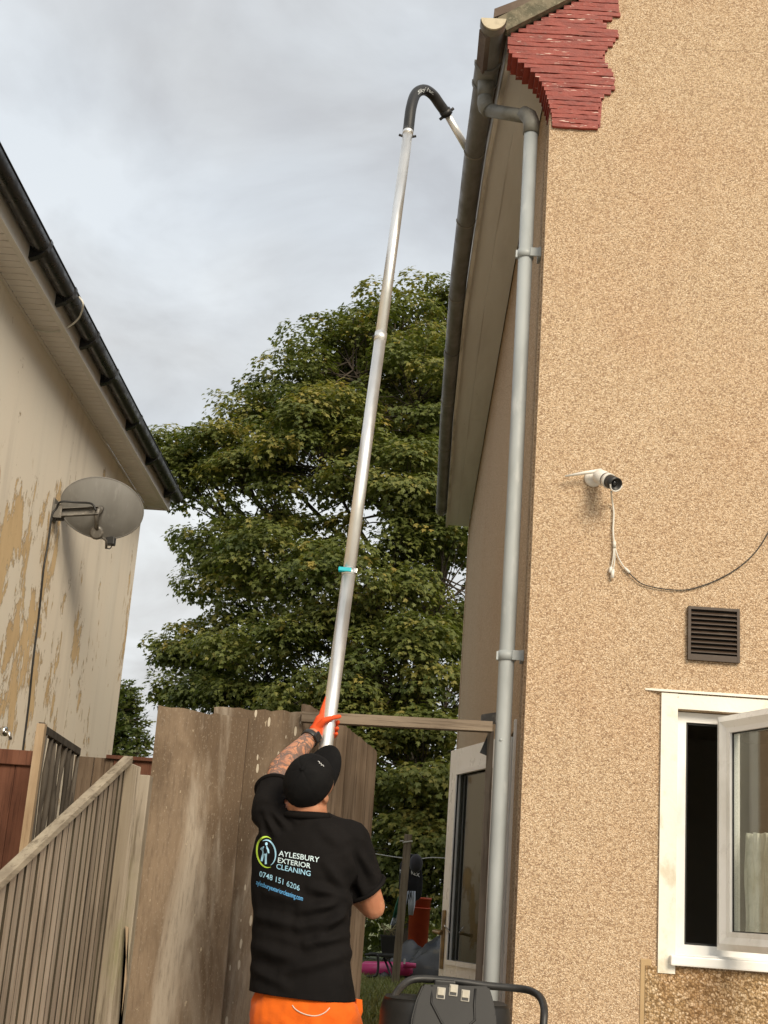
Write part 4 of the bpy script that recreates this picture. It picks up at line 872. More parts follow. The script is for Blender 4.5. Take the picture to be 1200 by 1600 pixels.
# bent neck and nozzle
nz_end = at(741, 252, Z=5.405); n_mid = at(698, 178, Y=6.86)
bend = [on(Lp-.012), on(Lp+.02), on(Lp+.07), at(645, 152, Y=6.64), at(654, 141, Y=6.67), at(665, 140, Y=6.72), at(677, 147, Y=6.77), n_mid*.8+at(677, 147, Y=6.77)*.2, n_mid]
bp = catmull([bend[0], bend[1], at(642.5, 168, Y=6.61), at(650, 146.5, Y=6.66), at(663, 140.5, Y=6.71), at(676, 148, Y=6.77), at(687, 163, Y=6.82), n_mid], 6)
nk = MB().tube(bp, .0300, 20).build('bent_neck', MAT['blackrub'], pole)
nd_ = (nz_end-n_mid).normalized()
MB().tube([n_mid-nd_*.025, n_mid+nd_*.008], .034, 18).build('neck_collar', MAT['blackrub'], pole)
sv = nd_.cross(Vector((0, 1, 0))).normalized()
for s in (-1, 1): MB().tube([n_mid+sv*s*.03, n_mid+sv*s*.052], .009, 8).build('clamp_screw', MAT['blackrub'], pole)
MB().tube([n_mid-nd_*.02, nz_end], .0215, 20).build('nozzle_tube', MAT['alu'], pole)
def text_mesh(s, size=1.0, bold=0.0, sx=1.0):
    c = bpy.data.curves.new('t', 'FONT'); c.body = s; c.size = size; c.offset = bold; c.resolution_u = 3; c.fill_mode = 'BOTH'
    o = bpy.data.objects.new('t', c); COL.objects.link(o); bpy.context.view_layer.update()
    me = bpy.data.meshes.new_from_object(o.evaluated_get(bpy.context.evaluated_depsgraph_get())); bpy.data.objects.remove(o); bpy.data.curves.remove(c)
    bm = bmesh.new(); bm.from_mesh(me); bmesh.ops.remove_doubles(bm, verts=bm.verts[:], dist=1e-5); bmesh.ops.triangulate(bm, faces=bm.faces[:])
    v = np.array([x.co[:2] for x in bm.verts]); f = [[q.index for q in t_.verts] for t_ in bm.faces]; bm.free(); bpy.data.meshes.remove(me); return v, f
def bvh_of(o):
    me = o.data; w = loc_of(o); return BVHTree.FromPolygons([v.co+w for v in me.vertices], [tuple(p.vertices) for p in me.polygons])
def print_on(name, v, f, pxmap, bvh, m, parent, lift=.0016, label=None):
    """lay a flat print on a real surface: each point goes where the surface is"""
    pts = []
    for a in v:
        x, y = pxmap(*a); d = (_f+_r*((x-600)/FPX)-_u*((y-800)/FPX)).normalized(); h = bvh.ray_cast(CAM, d)
        pts.append(None if h[0] is None else h[0]+(h[1] if h[1].dot(d) < 0 else -h[1])*lift)
    ok = [t_ for t_ in f if all(pts[i] is not None for i in t_) and max((pts[t_[i]]-pts[t_[i-1]]).length for i in range(3)) < .05]
    if not ok: return None
    used = sorted({i for t_ in ok for i in t_}); ix = {i: k for k, i in enumerate(used)}
    mb = MB(); mb.add([pts[i] for i in used], [[ix[i] for i in t_] for t_ in ok]); return mb.build(name, m, parent, label=label)
v, f = text_mesh('SkyVac', 1, .01); wv = v[:, 0].max()
def neckmap(x, y):
    s = x/wv; a = math.radians(115-75*s); return (665.5-13.5*math.cos(a)*1.0-0+0*s-(-0) if False else 652.5+24.5*s, 147.5-6.0*math.sin(math.pi*s)-(y-.1)*8.5)
print_on('neck_lettering', v, f, neckmap, bvh_of(nk), MAT['ltgrey'], pole)

# ------------------------------------------------------------------ security camera and its cables
MAT['wplast'] = M('white_plastic', (0.72, 0.69, 0.63), rough=.4)
MAT['bplast'] = M('black_lens', (0.012, 0.012, 0.013), rough=.18)
sc0 = at(925, 748, Y=YG); se = thing('security_camera', (sc0.x, YG, sc0.z), 'white and black bullet security camera with stick antenna on the pebbledash', 'camera')
MB().lathe([(.040, 0), (.040, .008), (.030, .014), (.02, .018)], axis_frame((sc0.x+.005, YG-.002, sc0.z), (0, -1, 0)), 24).build('base_plate', MAT['wplast'], se)
b0 = at(936, 744, Y=YG-.055); b1 = at(963, 757, Y=YG-.17); ba = (b1-b0).normalized(); Lb = (b1-b0).length
MB().tube([(sc0.x+.012, YG-.014, sc0.z+.002), b0+ba*.01], .014, 14).build('ball_joint', MAT['wplast'], se)
BM_ = axis_frame(b0, ba)
MB().lathe([(.024, -.012), (.031, -.004), (.033, .002), (.033, Lb*.42)], BM_, 28).build('housing', MAT['wplast'], se)
MB().lathe([(.0325, Lb*.42), (.0325, Lb*.48)], BM_, 28).build('seal_ring', MAT['blackrub'], se)
MB().lathe([(.034, Lb*.48), (.034, Lb*.62)], BM_, 28).build('housing_ring', MAT['wplast'], se)
MB().lathe([(.030, Lb*.62), (.030, Lb*1.0), (.026, Lb*.99), (.024, Lb*.9), (.002, Lb*.9)], BM_, 28).build('lens_barrel', MAT['blackrub'], se)
MB().lathe([(.013, Lb*.902), (.011, Lb*.93), (.002, Lb*.945)], BM_, 18).build('lens', MAT['bplast'], se)
rim_ = [BM_ @ Vector((.0305*math.cos(a), .0305*math.sin(a), Lb*1.0)) for a in np.linspace(0, 2*math.pi, 28)]
low = sorted(rim_, key=lambda p: p.z)[:14]; low = sorted(low, key=lambda p: p.x)
MB().tube(low, .0032, 8).build('lens_rim', MAT['wplast'], se)
MB().tube([at(940, 735, Y=YG-.06), at(912, 739, Y=YG-.05), at(883, 744, Y=YG-.045)], [.0095, .0075, .004], 12).build('antenna', MAT['wplast'], se)
MB().lathe([(.006, 0), (.005, .003)], axis_frame(at(920, 752, Y=YG-.010), (0, -1, 0)), 10).build('screw', MAT['blackrub'], se)
ca = [at(955, 768, Y=YG-.12), at(955.5, 775, Y=YG-.06), at(957, 786, Y=YG-.018), at(959, 802, Y=YG-.012), at(958, 830, Y=YG-.014), at(960, 852, Y=YG-.012)]
cb = thing('camera_cable', at(960, 850, Y=YG-.01), 'white camera lead with two loose plugs hanging below the security camera', 'cable')
MB().tube(catmull(ca, 5), .0042, 8).build('lead', MAT['cable_w'], cb)
MB().tube([at(960, 846, Y=YG-.014), at(960, 856, Y=YG-.014)], .0075, 10).build('splitter', MAT['cable_w'], cb)
MB().tube(catmull([at(959, 856, Y=YG-.014), at(958, 872, Y=YG-.016), at(954.5, 890, Y=YG-.013)], 4), .003, 8).build('tail', MAT['cable_w'], cb)
MB().tube(catmull([at(960, 856, Y=YG-.014), at(960.5, 874, Y=YG-.02), at(958, 892, Y=YG-.018)], 4), .003, 8).build('tail', MAT['cable_w'], cb)
MB().tube(catmull([at(961, 856, Y=YG-.014), at(967, 873, Y=YG-.012), at(977, 889, Y=YG-.012)], 4), .003, 8).build('tail', MAT['cable_w'], cb)
MB().tube([at(955, 886, Y=YG-.013), at(953, 895, Y=YG-.013)], .007, 10).build('plug', MAT['wplast'], cb)
MB().tube([at(958, 890, Y=YG-.018), at(956.5, 903, Y=YG-.018)], [.007, .0085], 10).build('plug', MAT['wplast'], cb)
MB().tube([at(976, 887, Y=YG-.012), at(984, 895, Y=YG-.012)], [.0055, .007], 10).build('plug', MAT['wplast'], cb)
ck = [at(982, 894, Y=YG-.012), at(990, 902, Y=YG-.012), at(1005, 913, Y=YG-.01), at(1035, 920, Y=YG-.009), at(1068, 922, Y=YG-.008), at(1095, 916, Y=YG-.008), at(1125, 904, Y=YG-.008), at(1155, 886, Y=YG-.009), at(1180, 863, Y=YG-.008), at(1200, 833, Y=YG-.008), at(1225, 785, Y=YG-.008)]
tag(MB().tube(catmull(ck, 6), .0025, 8).build('cable', MAT['cable_b']), 'thin black cable sagging across the pebbledash above the vent', 'cable')

# ------------------------------------------------------------------ gutter vacuum machine in the foreground
MAT['hood'] = M('black_hood_plastic', (0.011, 0.0107, 0.0105), [((0.019, 0.0185, 0.0175), 5, (1, 1, 1), .4, .7, .6), ((0.055, .052, .045), 60, (1, 1, 1), .68, .75, .4)], rough=.5, spec=.4, bmp=[(220, (1, 1, 1), .12, .001)])
MAT['switch'] = M('switch_beige', (0.42, 0.39, 0.32), [((0.30, 0.27, 0.21), 40, (1, 1, 1), .4, .7, .5)], rough=.5)
MAT['switchring'] = M('switch_ring', (0.33, 0.31, 0.27), rough=.4)
MAT['steel'] = M('drum_steel', (0.45, 0.45, 0.44), rough=.35, metal=.9)
VY = 5.0; vl, vr = at(592, 1600, Y=VY), at(800, 1600, Y=VY); vcx = (vl.x+vr.x)/2; R_ = (vr.x-vl.x)/2
vac = thing('vacuum_machine', (vcx, VY, 0), 'black wet vacuum machine with three switches and tubular handle, bottom right', 'vacuum')
vtop = at(640, 1560, Y=VY).z
def rrect(hx, hy, r, z, cx_, cy_, n=7, tap=0):
    pts = []
    for (sx, sy, a0) in ((1, 1, 0), (-1, 1, 90), (-1, -1, 180), (1, -1, 270)):
        for k in range(n):
            a = math.radians(a0+90*k/(n-1)); pts.append((cx_+sx*(hx-r)+r*math.cos(a), cy_+sy*(hy-r)+r*math.sin(a), z))
    return pts
def loft(rows, name, m, parent, smooth=True):
    mb = MB(); n = len(rows[0]); vs = [p for r in rows for p in r]
    fs = [(j*n+k, j*n+(k+1) % n, (j+1)*n+(k+1) % n, (j+1)*n+k) for j in range(len(rows)-1) for k in range(n)]
    mb.add(vs, fs, smooth); mb.add(rows[0], [tuple(range(n))[::-1]]); mb.add(rows[-1], [tuple(range(n))]); o = mb.build(name, m, parent)
    bm = bmesh.new(); bm.from_mesh(o.data); bmesh.ops.remove_doubles(bm, verts=bm.verts[:], dist=1e-5); bm.to_mesh(o.data); bm.free(); return o
rows = [rrect(R_, R_*.92, .14, vtop-.30, vcx, VY+.1), rrect(R_*1.0, R_*.92, .14, vtop-.05, vcx, VY+.1), rrect(R_*.965, R_*.89, .13, vtop-.012, vcx, VY+.1), rrect(R_*.93, R_*.86, .12, vtop, vcx, VY+.1)]
loft(rows, 'motor_hood', MAT['hood'], vac)
# raised control block: one moulded block with a flat, slightly raked front
fy = VY+.1-R_*.92-.03
blk = [(661, 1538), (764, 1541.5), (769, 1556), (775, 1585), (780, 1660), (636, 1660), (643, 1590), (650, 1563)]
bm = bmesh.new(); fr_ = [bm.verts.new(at(x_, y_, Y=fy+(1600-y_)*.0006)) for x_, y_ in blk]; ff_ = bm.faces.new(fr_)
ex = bmesh.ops.extrude_face_region(bm, geom=[ff_]); evs = [g for g in ex['geom'] if isinstance(g, bmesh.types.BMVert)]; bmesh.ops.translate(bm, verts=evs, vec=(0, .27, -.012))
bmesh.ops.recalc_face_normals(bm, faces=bm.faces[:]); bmesh.ops.bevel(bm, geom=bm.edges[:], offset=.006, segments=2, affect='EDGES')
apr = MB().bm(bm).build('control_panel', MAT['hood'], vac); bva = bvh_of(apr)
def on_panel(px, py, lift=0.0):
    d = (_f+_r*((px-600)/FPX)-_u*((py-800)/FPX)).normalized(); h = bva.ray_cast(CAM, d)
    return (h[0], h[1]) if h[0] is not None else (at(px, py, Y=fy), Vector((0, -1, 0)))
gp_ = [(675, 1540), (674, 1567), (690, 1598), (696, 1604), (728, 1606), (742, 1594), (741, 1570), (743, 1545)]
pts = [on_panel(*p) for p in gp_]; mb = MB(); mb.tube([p+n_*.0 for p, n_ in pts], .0045, 6); mb.build('moulded_rib', MAT['hood'], apr)
for (x_, y_) in ((689, 1552), (708.5, 1547.5), (727, 1556)):
    p, n_ = on_panel(x_, y_); n_ = n_.normalized()
    if n_.y > 0: n_ = -n_
    up = (Vector((0, 0, 1))-n_*n_.z).normalized(); up = (up*math.cos(-.05)+n_.cross(up)*math.sin(-.05)); SMx = frame(p, up.cross(n_), up, n_)
    mb = MB(); mb.box((-.0145, -.0195, -.002), (.0145, .0195, .004), SMx, .002); ring_ = mb.build('switch', MAT['switchring'], vac)
    mb = MB(); mb.box((-.011, -.0085, .0035), (.011, .016, .009), SMx, .002); mb.build('rocker', MAT['switch'], ring_)
    mb = MB(); mb.box((-.011, -.016, .0035), (.011, -.009, .006), SMx); mb.build('rocker_tip', MAT['seal'], ring_)
# tubular handle round the hood
hz = lambda px, py, Y: at(px, py, Y=Y)
hp = [hz(600, 1640, VY+.02), hz(609, 1590, VY+.05), hz(613, 1565, VY+.10), hz(624, 1545, VY+.19), hz(645, 1530.5, VY+.24), hz(682, 1530.5, VY+.25), hz(722, 1534.5, VY+.25), hz(760, 1540, VY+.25), hz(805, 1544, VY+.24), hz(828, 1548, VY+.20), hz(843, 1557, VY+.12), hz(849.5, 1572, VY+.05), hz(850, 1590, VY-.0), hz(846, 1640, VY-.02)]
MB().tube(catmull(hp, 5), .0135, 14).build('handle', MAT['blackrub'], vac)
q = hz(698, 1534, VY+.22); MB().box((q.x-.045, q.y-.05, q.z-.03), (q.x+.03, q.y+.02, q.z+.006), bev=.005).build('handle_clip', MAT['blackrub'], vac)
rows = [rrect(R_*.93, R_*.86, .14, .14, vcx, VY+.1), rrect(R_*.95, R_*.88, .14, .2, vcx, VY+.1), rrect(R_*.95, R_*.88, .14, vtop-.301, vcx, VY+.1)]
loft(rows, 'drum', MAT['steel'], vac)
for sx in (-1, 1):
    for sy in (-1, 1):
        c = Vector((vcx+sx*R_*.8, VY+.1+sy*R_*.75, .075)); mb = MB(); mb.lathe([(.05, -.02), (.075, -.02), (.075, .02), (.05, .02)], axis_frame(c, (1, 0, 0)), 20); w_ = mb.build('wheel', MAT['blackrub'], vac)
        MB().tube([c, c+Vector((0, 0, .075))], .016, 8).build('wheel_bracket', MAT['steel'], vac)

# ------------------------------------------------------------------ the man
def hull(bm, pts_r, sub=2):
    """round cone / blob: convex hull of spheres (centre, radius or 3-radius + matrix)"""
    b2 = bmesh.new()
    for c, r in pts_r: 
        r_ = bmesh.ops.create_icosphere(b2, subdivisions=sub, radius=r)
        for v in r_['verts']: v.co += Vector(c)
    res = bmesh.ops.convex_hull(b2, input=b2.verts[:])
    bmesh.ops.delete(b2, geom=[v for v in b2.verts if not v.link_faces], context='VERTS')
    inter = [g for g in res['geom_interior'] if isinstance(g, bmesh.types.BMVert) and g.is_valid]
    if inter: bmesh.ops.delete(b2, geom=inter, context='VERTS')
    tmp = bpy.data.meshes.new('x'); b2.to_mesh(tmp); b2.free(); bm.from_mesh(tmp); bpy.data.meshes.remove(tmp)
def ellip(bm, M_, sub=3):
    r_ = bmesh.ops.create_icosphere(bm, subdivisions=sub, radius=1.0, matrix=M_)
def chain(bm, pts, rs):
    for i in range(len(pts)-1): hull(bm, [(pts[i], rs[i]), (pts[i+1], rs[i+1])])
def loft_bm(bm, rows):
    vs = [[bm.verts.new(p) for p in r] for r in rows]; n = len(rows[0])
    for j in range(len(rows)-1):
        for k in range(n): bm.faces.new((vs[j][k], vs[j][(k+1) % n], vs[j+1][(k+1) % n], vs[j+1][k]))
    bm.faces.new(vs[0][::-1]); bm.faces.new(vs[-1])
def remesh(bm, voxel, smooth_it=4, fac=.5):
    bmesh.ops.recalc_face_normals(bm, faces=bm.faces[:]); me = bpy.data.meshes.new('r'); bm.to_mesh(me); bm.free()
    o = bpy.data.objects.new('r', me); COL.objects.link(o)
    m_ = o.modifiers.new('r', 'REMESH'); m_.mode = 'VOXEL'; m_.voxel_size = voxel
    if smooth_it: s_ = o.modifiers.new('s', 'SMOOTH'); s_.factor = fac; s_.iterations = smooth_it
    bpy.context.view_layer.update(); out = bpy.data.meshes.new_from_object(o.evaluated_get(bpy.context.evaluated_depsgraph_get()))
    bpy.data.objects.remove(o); bpy.data.meshes.remove(me); return out
def bisect(me, co, no):
    """cut away what lies on the +no side, closing the cut"""
    bm = bmesh.new(); bm.from_mesh(me); g = bm.verts[:]+bm.edges[:]+bm.faces[:]
    bmesh.ops.bisect_plane(bm, geom=g, plane_co=co, plane_no=no, clear_outer=True); bm.to_mesh(me); bm.free()
TH = math.radians(24); FD = Vector((math.sin(TH), math.cos(TH), 0)); RD = Vector((math.cos(TH), -math.sin(TH), 0)); UP = Vector((0, 0, 1))
YM = 5.30
def sect(px, py, a, b, dy=0.0, n=28, tilt=0.0, e=2.3):
    c = at(px, py, Y=YM+dy); pts = []
    for k in range(n):
        t_ = 2*math.pi*k/n; ct, s_ = math.cos(t_), math.sin(t_)
        x = a*abs(ct)**(2/e)*(1 if ct > 0 else -1); y_ = b*abs(s_)**(2/e)*(1 if s_ > 0 else -1)
        pts.append(c+RD*x+FD*y_+UP*(tilt*x))
    return pts
J = lambda x, y, Y: at(x, y, Y=Y)
SL, EL, WL = J(424, 1270, 5.35), J(437, 1203, 5.53), J(489, 1149, 5.69)
SR, ER = J(546, 1313, 5.30), J(583, 1417, 5.40)
PW = on(-.60); WR = PW+Vector((.07, -.05, .01))
HC = J(482, 1222, 5.23); HCw = Vector((-.2, -.92, .33)).normalized(); HF = Vector((.46, .12, .87)); HF = (HF-HCw*HF.dot(HCw)).normalized(); HR = HF.cross(HCw).normalized(); HM = frame(HC, HR, HF, HCw)
MAT['skin'] = None
def skin_mat():
    m, t, p, o = new_mat('skin')
    c = mixc(t, ramp(t, noise(t, coords(t), 18, 5), .35, .7), (0.50, 0.235, 0.135), (0.40, 0.165, 0.09))
    a_ = nd(t, 'ShaderNodeAttribute', attribute_name='ink')
    vo = nd(t, 'ShaderNodeTexVoronoi', feature='DISTANCE_TO_EDGE', Scale=19.0)
    w1 = nd(t, 'ShaderNodeTexNoise', Scale=22, Detail=3); t.links.new(coords(t), w1.inputs['Vector']); ad = nd(t, 'ShaderNodeVectorMath', operation='MULTIPLY_ADD'); t.links.new(w1.outputs['Color'], ad.inputs[0]); ad.inputs[1].default_value = (.06,)*3; t.links.new(coords(t), ad.inputs[2]); t.links.new(ad.outputs[0], vo.inputs['Vector'])
    lines = ramp(t, vo.outputs['Distance'], .10, .03)
    shade = ramp(t, noise(t, ad.outputs[0], 26, 4, .6, 1.2), .44, .56, 0, .85)
    ink = math2(t, 'MULTIPLY', math2(t, 'MAXIMUM', lines, shade), a_.outputs['Fac'])
    c = mixc(t, math2(t, 'MULTIPLY', ink, .84), c, (0.075, 0.075, 0.075)); t.links.new(c, p.inputs['Base Color'])
    p.inputs['Roughness'].default_value = .48; p.inputs['Subsurface Weight'].default_value = .12; p.inputs['Subsurface Radius'].default_value = (.01, .004, .002); p.inputs['Specular IOR Level'].default_value = .4
    bump(t, p, noise(t, coords(t), 160, 3), .12, .001); return m
MAT['skin'] = skin_mat()
man = thing('person', (J(472, 1560, YM).x, YM, 0), 'man in black t-shirt, black cap and orange trousers, reaching up with the pole', 'person')
# body: one continuous skin
bm = bmesh.new()
ellip(bm, HM @ Matrix.Translation((0, .0, .0)) @ Matrix.Diagonal((.076, .095, .098, 1)))
ellip(bm, HM @ Matrix.Translation((0, .035, -.065)) @ Matrix.Diagonal((.060, .062, .075, 1)))         # jaw
hull(bm, [(HM @ Vector((0, .098, -.012)), .010), (HM @ Vector((0, .118, -.045)), .013)])             # nose
hull(bm, [(HM @ Vector((-.022, .092, -.083)), .010), (HM @ Vector((.022, .092, -.083)), .010)])      # lips
for s in (-1, 1):
    hull(bm, [(HM @ Vector((s*.032, .088, .0)), .011), (HM @ Vector((s*.045, .082, .0)), .010)])      # brow
    ellip(bm, HM @ Matrix.Translation((s*.079, -.012, -.035)) @ Matrix.Rotation(s*.35, 4, 'Z') @ Matrix.Diagonal((.010, .019, .032, 1)), 2)
    ellip(bm, HM @ Matrix.Translation((s*.084, -.018, -.030)) @ Matrix.Rotation(s*.5, 4, 'Z') @ Matrix.Diagonal((.006, .016, .024, 1)), 2)
nb_ = J(481, 1292, 5.31)
chain(bm, [HM @ Vector((0, -.03, -.05)), J(481, 1262, 5.275), nb_], [.068, .075, .082])
loft_bm(bm, [sect(472, 1590, .175, .115), sect(470, 1500, .165, .105), sect(471, 1400, .175, .108), sect(474, 1330, .18, .105), sect(477, 1300, .165, .09), sect(479, 1282, .11, .07)])
chain(bm, [SL, SL*.5+EL*.5, EL, EL*.72+WL*.28, EL*.3+WL*.7, WL], [.062, .056, .047, .050, .038, .031])
chain(bm, [WL, J(498, 1137, 5.715)], [.028, .028])
chain(bm, [J(479, 1300, 5.31), SL], [.08, .07]); chain(bm, [J(480, 1304, 5.3), SR], [.08, .068])
chain(bm, [SR, SR*.5+ER*.5, ER, ER*.75+WR*.25, WR, PW+Vector((.03, -.03, 0))], [.062, .055, .047, .048, .031, .026])
hipc = J(474, 1595, YM)
for s in (-1, 1): chain(bm, [hipc+RD*s*.09+UP*-.02, hipc+RD*s*.10+UP*-.36, Vector((hipc.x, YM, .10))+RD*s*.13], [.085, .06, .042])
bme = remesh(bm, .0062, 4)
body = from_mesh('body', bme, MAT['skin'], man, True)
w_ = loc_of(body); ink = []
for v in body.data.vertices:
    p = v.co+w_; best = 9
    for a, b in ((SL, EL), (EL, WL)):
        t_ = max(0, min(1, (p-a).dot(b-a)/(b-a).length_squared)); best = min(best, (p-(a+(b-a)*t_)).length)
    ink.append(1.0 if best < .085 and p.z > SL.z-.02 and (p-HC).length > .155 and (p-nb_).length > .16 and (p-WL).length > .045 else 0.0)
body.data.attributes.new('ink', 'FLOAT', 'POINT').data.foreach_set('value', ink)
# t-shirt
def cloth(name, base, dark, rough=.9, scale=7, sheen=.3):
    m, t, p, o = new_mat(name); c = mixc(t, ramp(t, noise(t, coords(t), scale, 5), .4, .7), base, dark); t.links.new(c, p.inputs['Base Color'])
    p.inputs['Roughness'].default_value = rough; p.inputs['Specular IOR Level'].default_value = .12; p.inputs['Sheen Weight'].default_value = sheen; p.inputs['Sheen Roughness'].default_value = .5
    pv = bump(t, p, noise(t, coords(t), 420, 2), .18, .001); bump(t, p, noise(t, coords(t, (1, 1, 1.6)), 11, 4, .5, .8), .35, .012, pv); return m
MAT['tee'] = cloth('black_cotton', (0.0070, 0.0062, 0.0062), (0.0092, 0.0080, 0.0078), sheen=.0)
bm = bmesh.new()
loft_bm(bm, [sect(471, 1600, .205, .148), sect(471, 1556, .200, .146), sect(470, 1500, .192, .135), sect(470, 1440, .192, .130), sect(472, 1380, .200, .128), sect(474, 1335, .205, .124), sect(476, 1308, .195, .112), sect(478, 1288, .145, .092), sect(480, 1272, .088, .076)])
slE = SL+(EL-SL)*.50; chain(bm, [J(460, 1305, 5.31), SL, slE, slE+(EL-SL)*.14], [.10, .083, .077, .079])
srE = SR+(ER-SR)*.72; chain(bm, [J(505, 1320, 5.30), SR, srE, srE+(ER-SR)*.12], [.095, .079, .074, .078])
chain(bm, [J(480, 1292, 5.31), SR+Vector((-.02, 0, .0))], [.085, .076]); chain(bm, [J(480, 1290, 5.31), SL], [.085, .08])
tme = remesh(bm, .0065, 7, .6)
def below_plane(p, q): return q
hemL, hemR, hemM = J(388, 1545, 5.22), J(556, 1561, 5.22), J(475, 1571, 5.17)
hn = (hemR-hemL).cross(Vector((.0, 1, .03))).normalized(); hn = hn if hn.z < 0 else -hn
bisect(tme, (hemL+hemR)/2+Vector((0, 0, -.012)), hn)
bisect(tme, slE+(EL-SL)*.02, (EL-SL).normalized())if False else None
# sleeve ends and neckline: cut only where they are (elsewhere the planes would meet the trunk)
def cut_local(me, co, no, centre, rad):
    bm = bmesh.new(); bm.from_mesh(me); co, no = Vector(co), Vector(no).normalized()
    near = [f for f in bm.faces if (f.calc_center_median()-centre).length < rad]; vs = {v for f in near for v in f.verts}; es = {e for f in near for e in f.edges}
    bmesh.ops.bisect_plane(bm, geom=list(vs)+list(es)+near, plane_co=co, plane_no=no)
    kill = [f for f in bm.faces if (f.calc_center_median()-centre).length < rad and (f.calc_center_median()-co).dot(no) > 0]
    bmesh.ops.delete(bm, geom=kill, context='FACES'); bm.to_mesh(me); bm.free()
cut_local(tme, slE, (EL-SL), slE+(EL-SL)*.35, .125)
cut_local(tme, srE, (ER-SR)+Vector((.05, 0, .03)), srE+(ER-SR)*.35, .12)
colc = J(480, 1273, 5.285); cut_local(tme, colc, HM.to_3x3() @ Vector((0, .15, .1))*0+Vector((.03, -.10, 1)), colc+UP*.05, .088)
# folds
from mathutils import noise as mnoise
FOLDS = [((545, 1402), (488, 1388), .007, 9), ((545, 1408), (470, 1425), .009, 10), ((546, 1415), (500, 1462), .008, 9), ((542, 1395), (510, 1350), .006, 9), ((402, 1432), (470, 1447), .006, 10), ((470, 1447), (538, 1432), .007, 10), ((396, 1480), (470, 1502), .006, 11), ((440, 1520), (545, 1490), .006, 10), ((393, 1515), (450, 1540), .005, 9), ((418, 1262), (446, 1290), .006, 7), ((408, 1262), (428, 1302), .006, 7), ((404, 1280), (414, 1330), .005, 7), ((440, 1262), (462, 1282), .004, 6), ((556, 1325), (585, 1372), .005, 8), ((545, 1335), (565, 1395), .006, 8), ((500, 1290), (540, 1330), .004, 10), ((480, 1475), (540, 1462), .006, 8), ((415, 1395), (480, 1408), .004, 9)]
FL = [(J(*a, 5.2), J(*b, 5.2), h, w*.0019) for a, b, h, w in FOLDS]
tme.update()
cosT = [v.co.copy() for v in tme.vertices]; nrm = [v.normal.copy() for v in tme.vertices]
for i, v in enumerate(tme.vertices):
    p = cosT[i]; d = .004*mnoise.noise(p*9)+.0025*mnoise.noise(p*21)
    wgt = 1.0 if nrm[i].y < .25 else 0.0
    for a, b, h, w in FL:
        ax_, az_, bx_, bz_ = a.x, a.z, b.x, b.z; L2 = (bx_-ax_)**2+(bz_-az_)**2; t_ = ((p.x-ax_)*(bx_-ax_)+(p.z-az_)*(bz_-az_))/L2; tc_ = max(0, min(1, t_))
        ds = math.hypot(p.x-(ax_+(bx_-ax_)*tc_), p.z-(az_+(bz_-az_)*tc_)); side = ((p.x-ax_)*(bz_-az_)-(p.z-az_)*(bx_-ax_))/math.sqrt(L2)
        fade = math.sin(math.pi*min(1, max(0, .12+tc_*.80)))**.7
        d += wgt*h*2.0*fade*(math.exp(-(ds/w)**2) - .6*math.exp(-((ds-1.7*w)/(w))**2))
    v.co = p+nrm[i]*d
tee = from_mesh('t_shirt', tme, MAT['tee'], man, True)
sm_ = tee.modifiers.new('solid', 'SOLIDIFY'); sm_.thickness = .003; sm_.offset = -1
ring_ = []
for k in range(30):
    a = 2*math.pi*k/29; ring_.append(colc+RD*.083*math.cos(a)+FD*.076*math.sin(a)+UP*(.004+.018*math.sin(a)*-1*0)+Vector((0, 0, -.10*.076*math.sin(a)*-0.4)))
MB().tube([p-UP*.008 for p in ring_], .0145, 8, caps=False).build('collar', MAT['tee'], tee)
def hem(c, n_, rad, tr=.0055):
    M_ = axis_frame(c, n_); bvx = bvh_of(tee); pts = []
    for k in range(33):
        a = 2*math.pi*k/32; dr = (M_.to_3x3() @ Vector((math.cos(a), math.sin(a), 0))); q_ = Vector(c)-Vector(n_).normalized()*.008; h = bvx.ray_cast(q_+dr*.0, dr, .14)
        pts.append((h[0]-q_).length if h[0] is not None else rad)
    rr_ = np.array(pts[:-1])
    for _ in range(6): rr_ = (np.roll(rr_, 1)+2*rr_+np.roll(rr_, -1))/4
    pts = [Vector(c)+(M_.to_3x3() @ Vector((math.cos(2*math.pi*k/32), math.sin(2*math.pi*k/32), 0)))*(float(rr_[k % 32])+.0015)+Vector(n_).normalized()*.002 for k in range(33)]
    MB().tube(pts, tr+.003, 8, caps=False).build('sleeve_hem', MAT['tee'], tee)
hem(slE, (EL-SL).normalized(), .077); hem(srE, ((ER-SR)+Vector((.05, 0, .03))).normalized(), .075)
# trousers
MAT['hivis'] = cloth('orange_cloth', (0.78, 0.145, 0.012), (0.66, 0.105, 0.010), .8, 5, .1)
bm = bmesh.new(); hz_ = J(476, 1560, YM)
loft_bm(bm, [sect(478, 1660, .205, .140), sect(478, 1600, .210, .146), sect(476, 1572, .200, .139), sect(474, 1548, .175, .12)])
for s in (-1, 1):
    hp_ = J(478, 1650, YM)+RD*s*.10; ft = Vector((J(478, 1600, YM).x, YM+.0, .09))+RD*s*.14
    chain(bm, [hp_, hp_*.5+ft*.5, ft], [.112, .092, .085])
trm = remesh(bm, .009, 5)
for v in trm.vertices:
    p = v.co; v.co = p+v.normal*(.008*mnoise.noise(p*8)+.008*(1-2*abs(mnoise.noise(Vector((p.x*9+p.z*7, p.y*9, p.z*16-p.x*8)))))+.003*mnoise.noise(p*30))
trs = from_mesh('trousers', trm, MAT['hivis'], man, True); bvt = bvh_of(trs)
MAT['piping'] = M('pale_piping', (.62, .50, .42), rough=.8)
def on_bvh(bv_, px, py, lift):
    d = (_f+_r*((px-600)/FPX)-_u*((py-800)/FPX)).normalized(); h = bv_.ray_cast(CAM, d); 
    if h[0] is None: return None
    n_ = h[1] if h[1].dot(d) < 0 else -h[1]; return h[0]+n_*lift
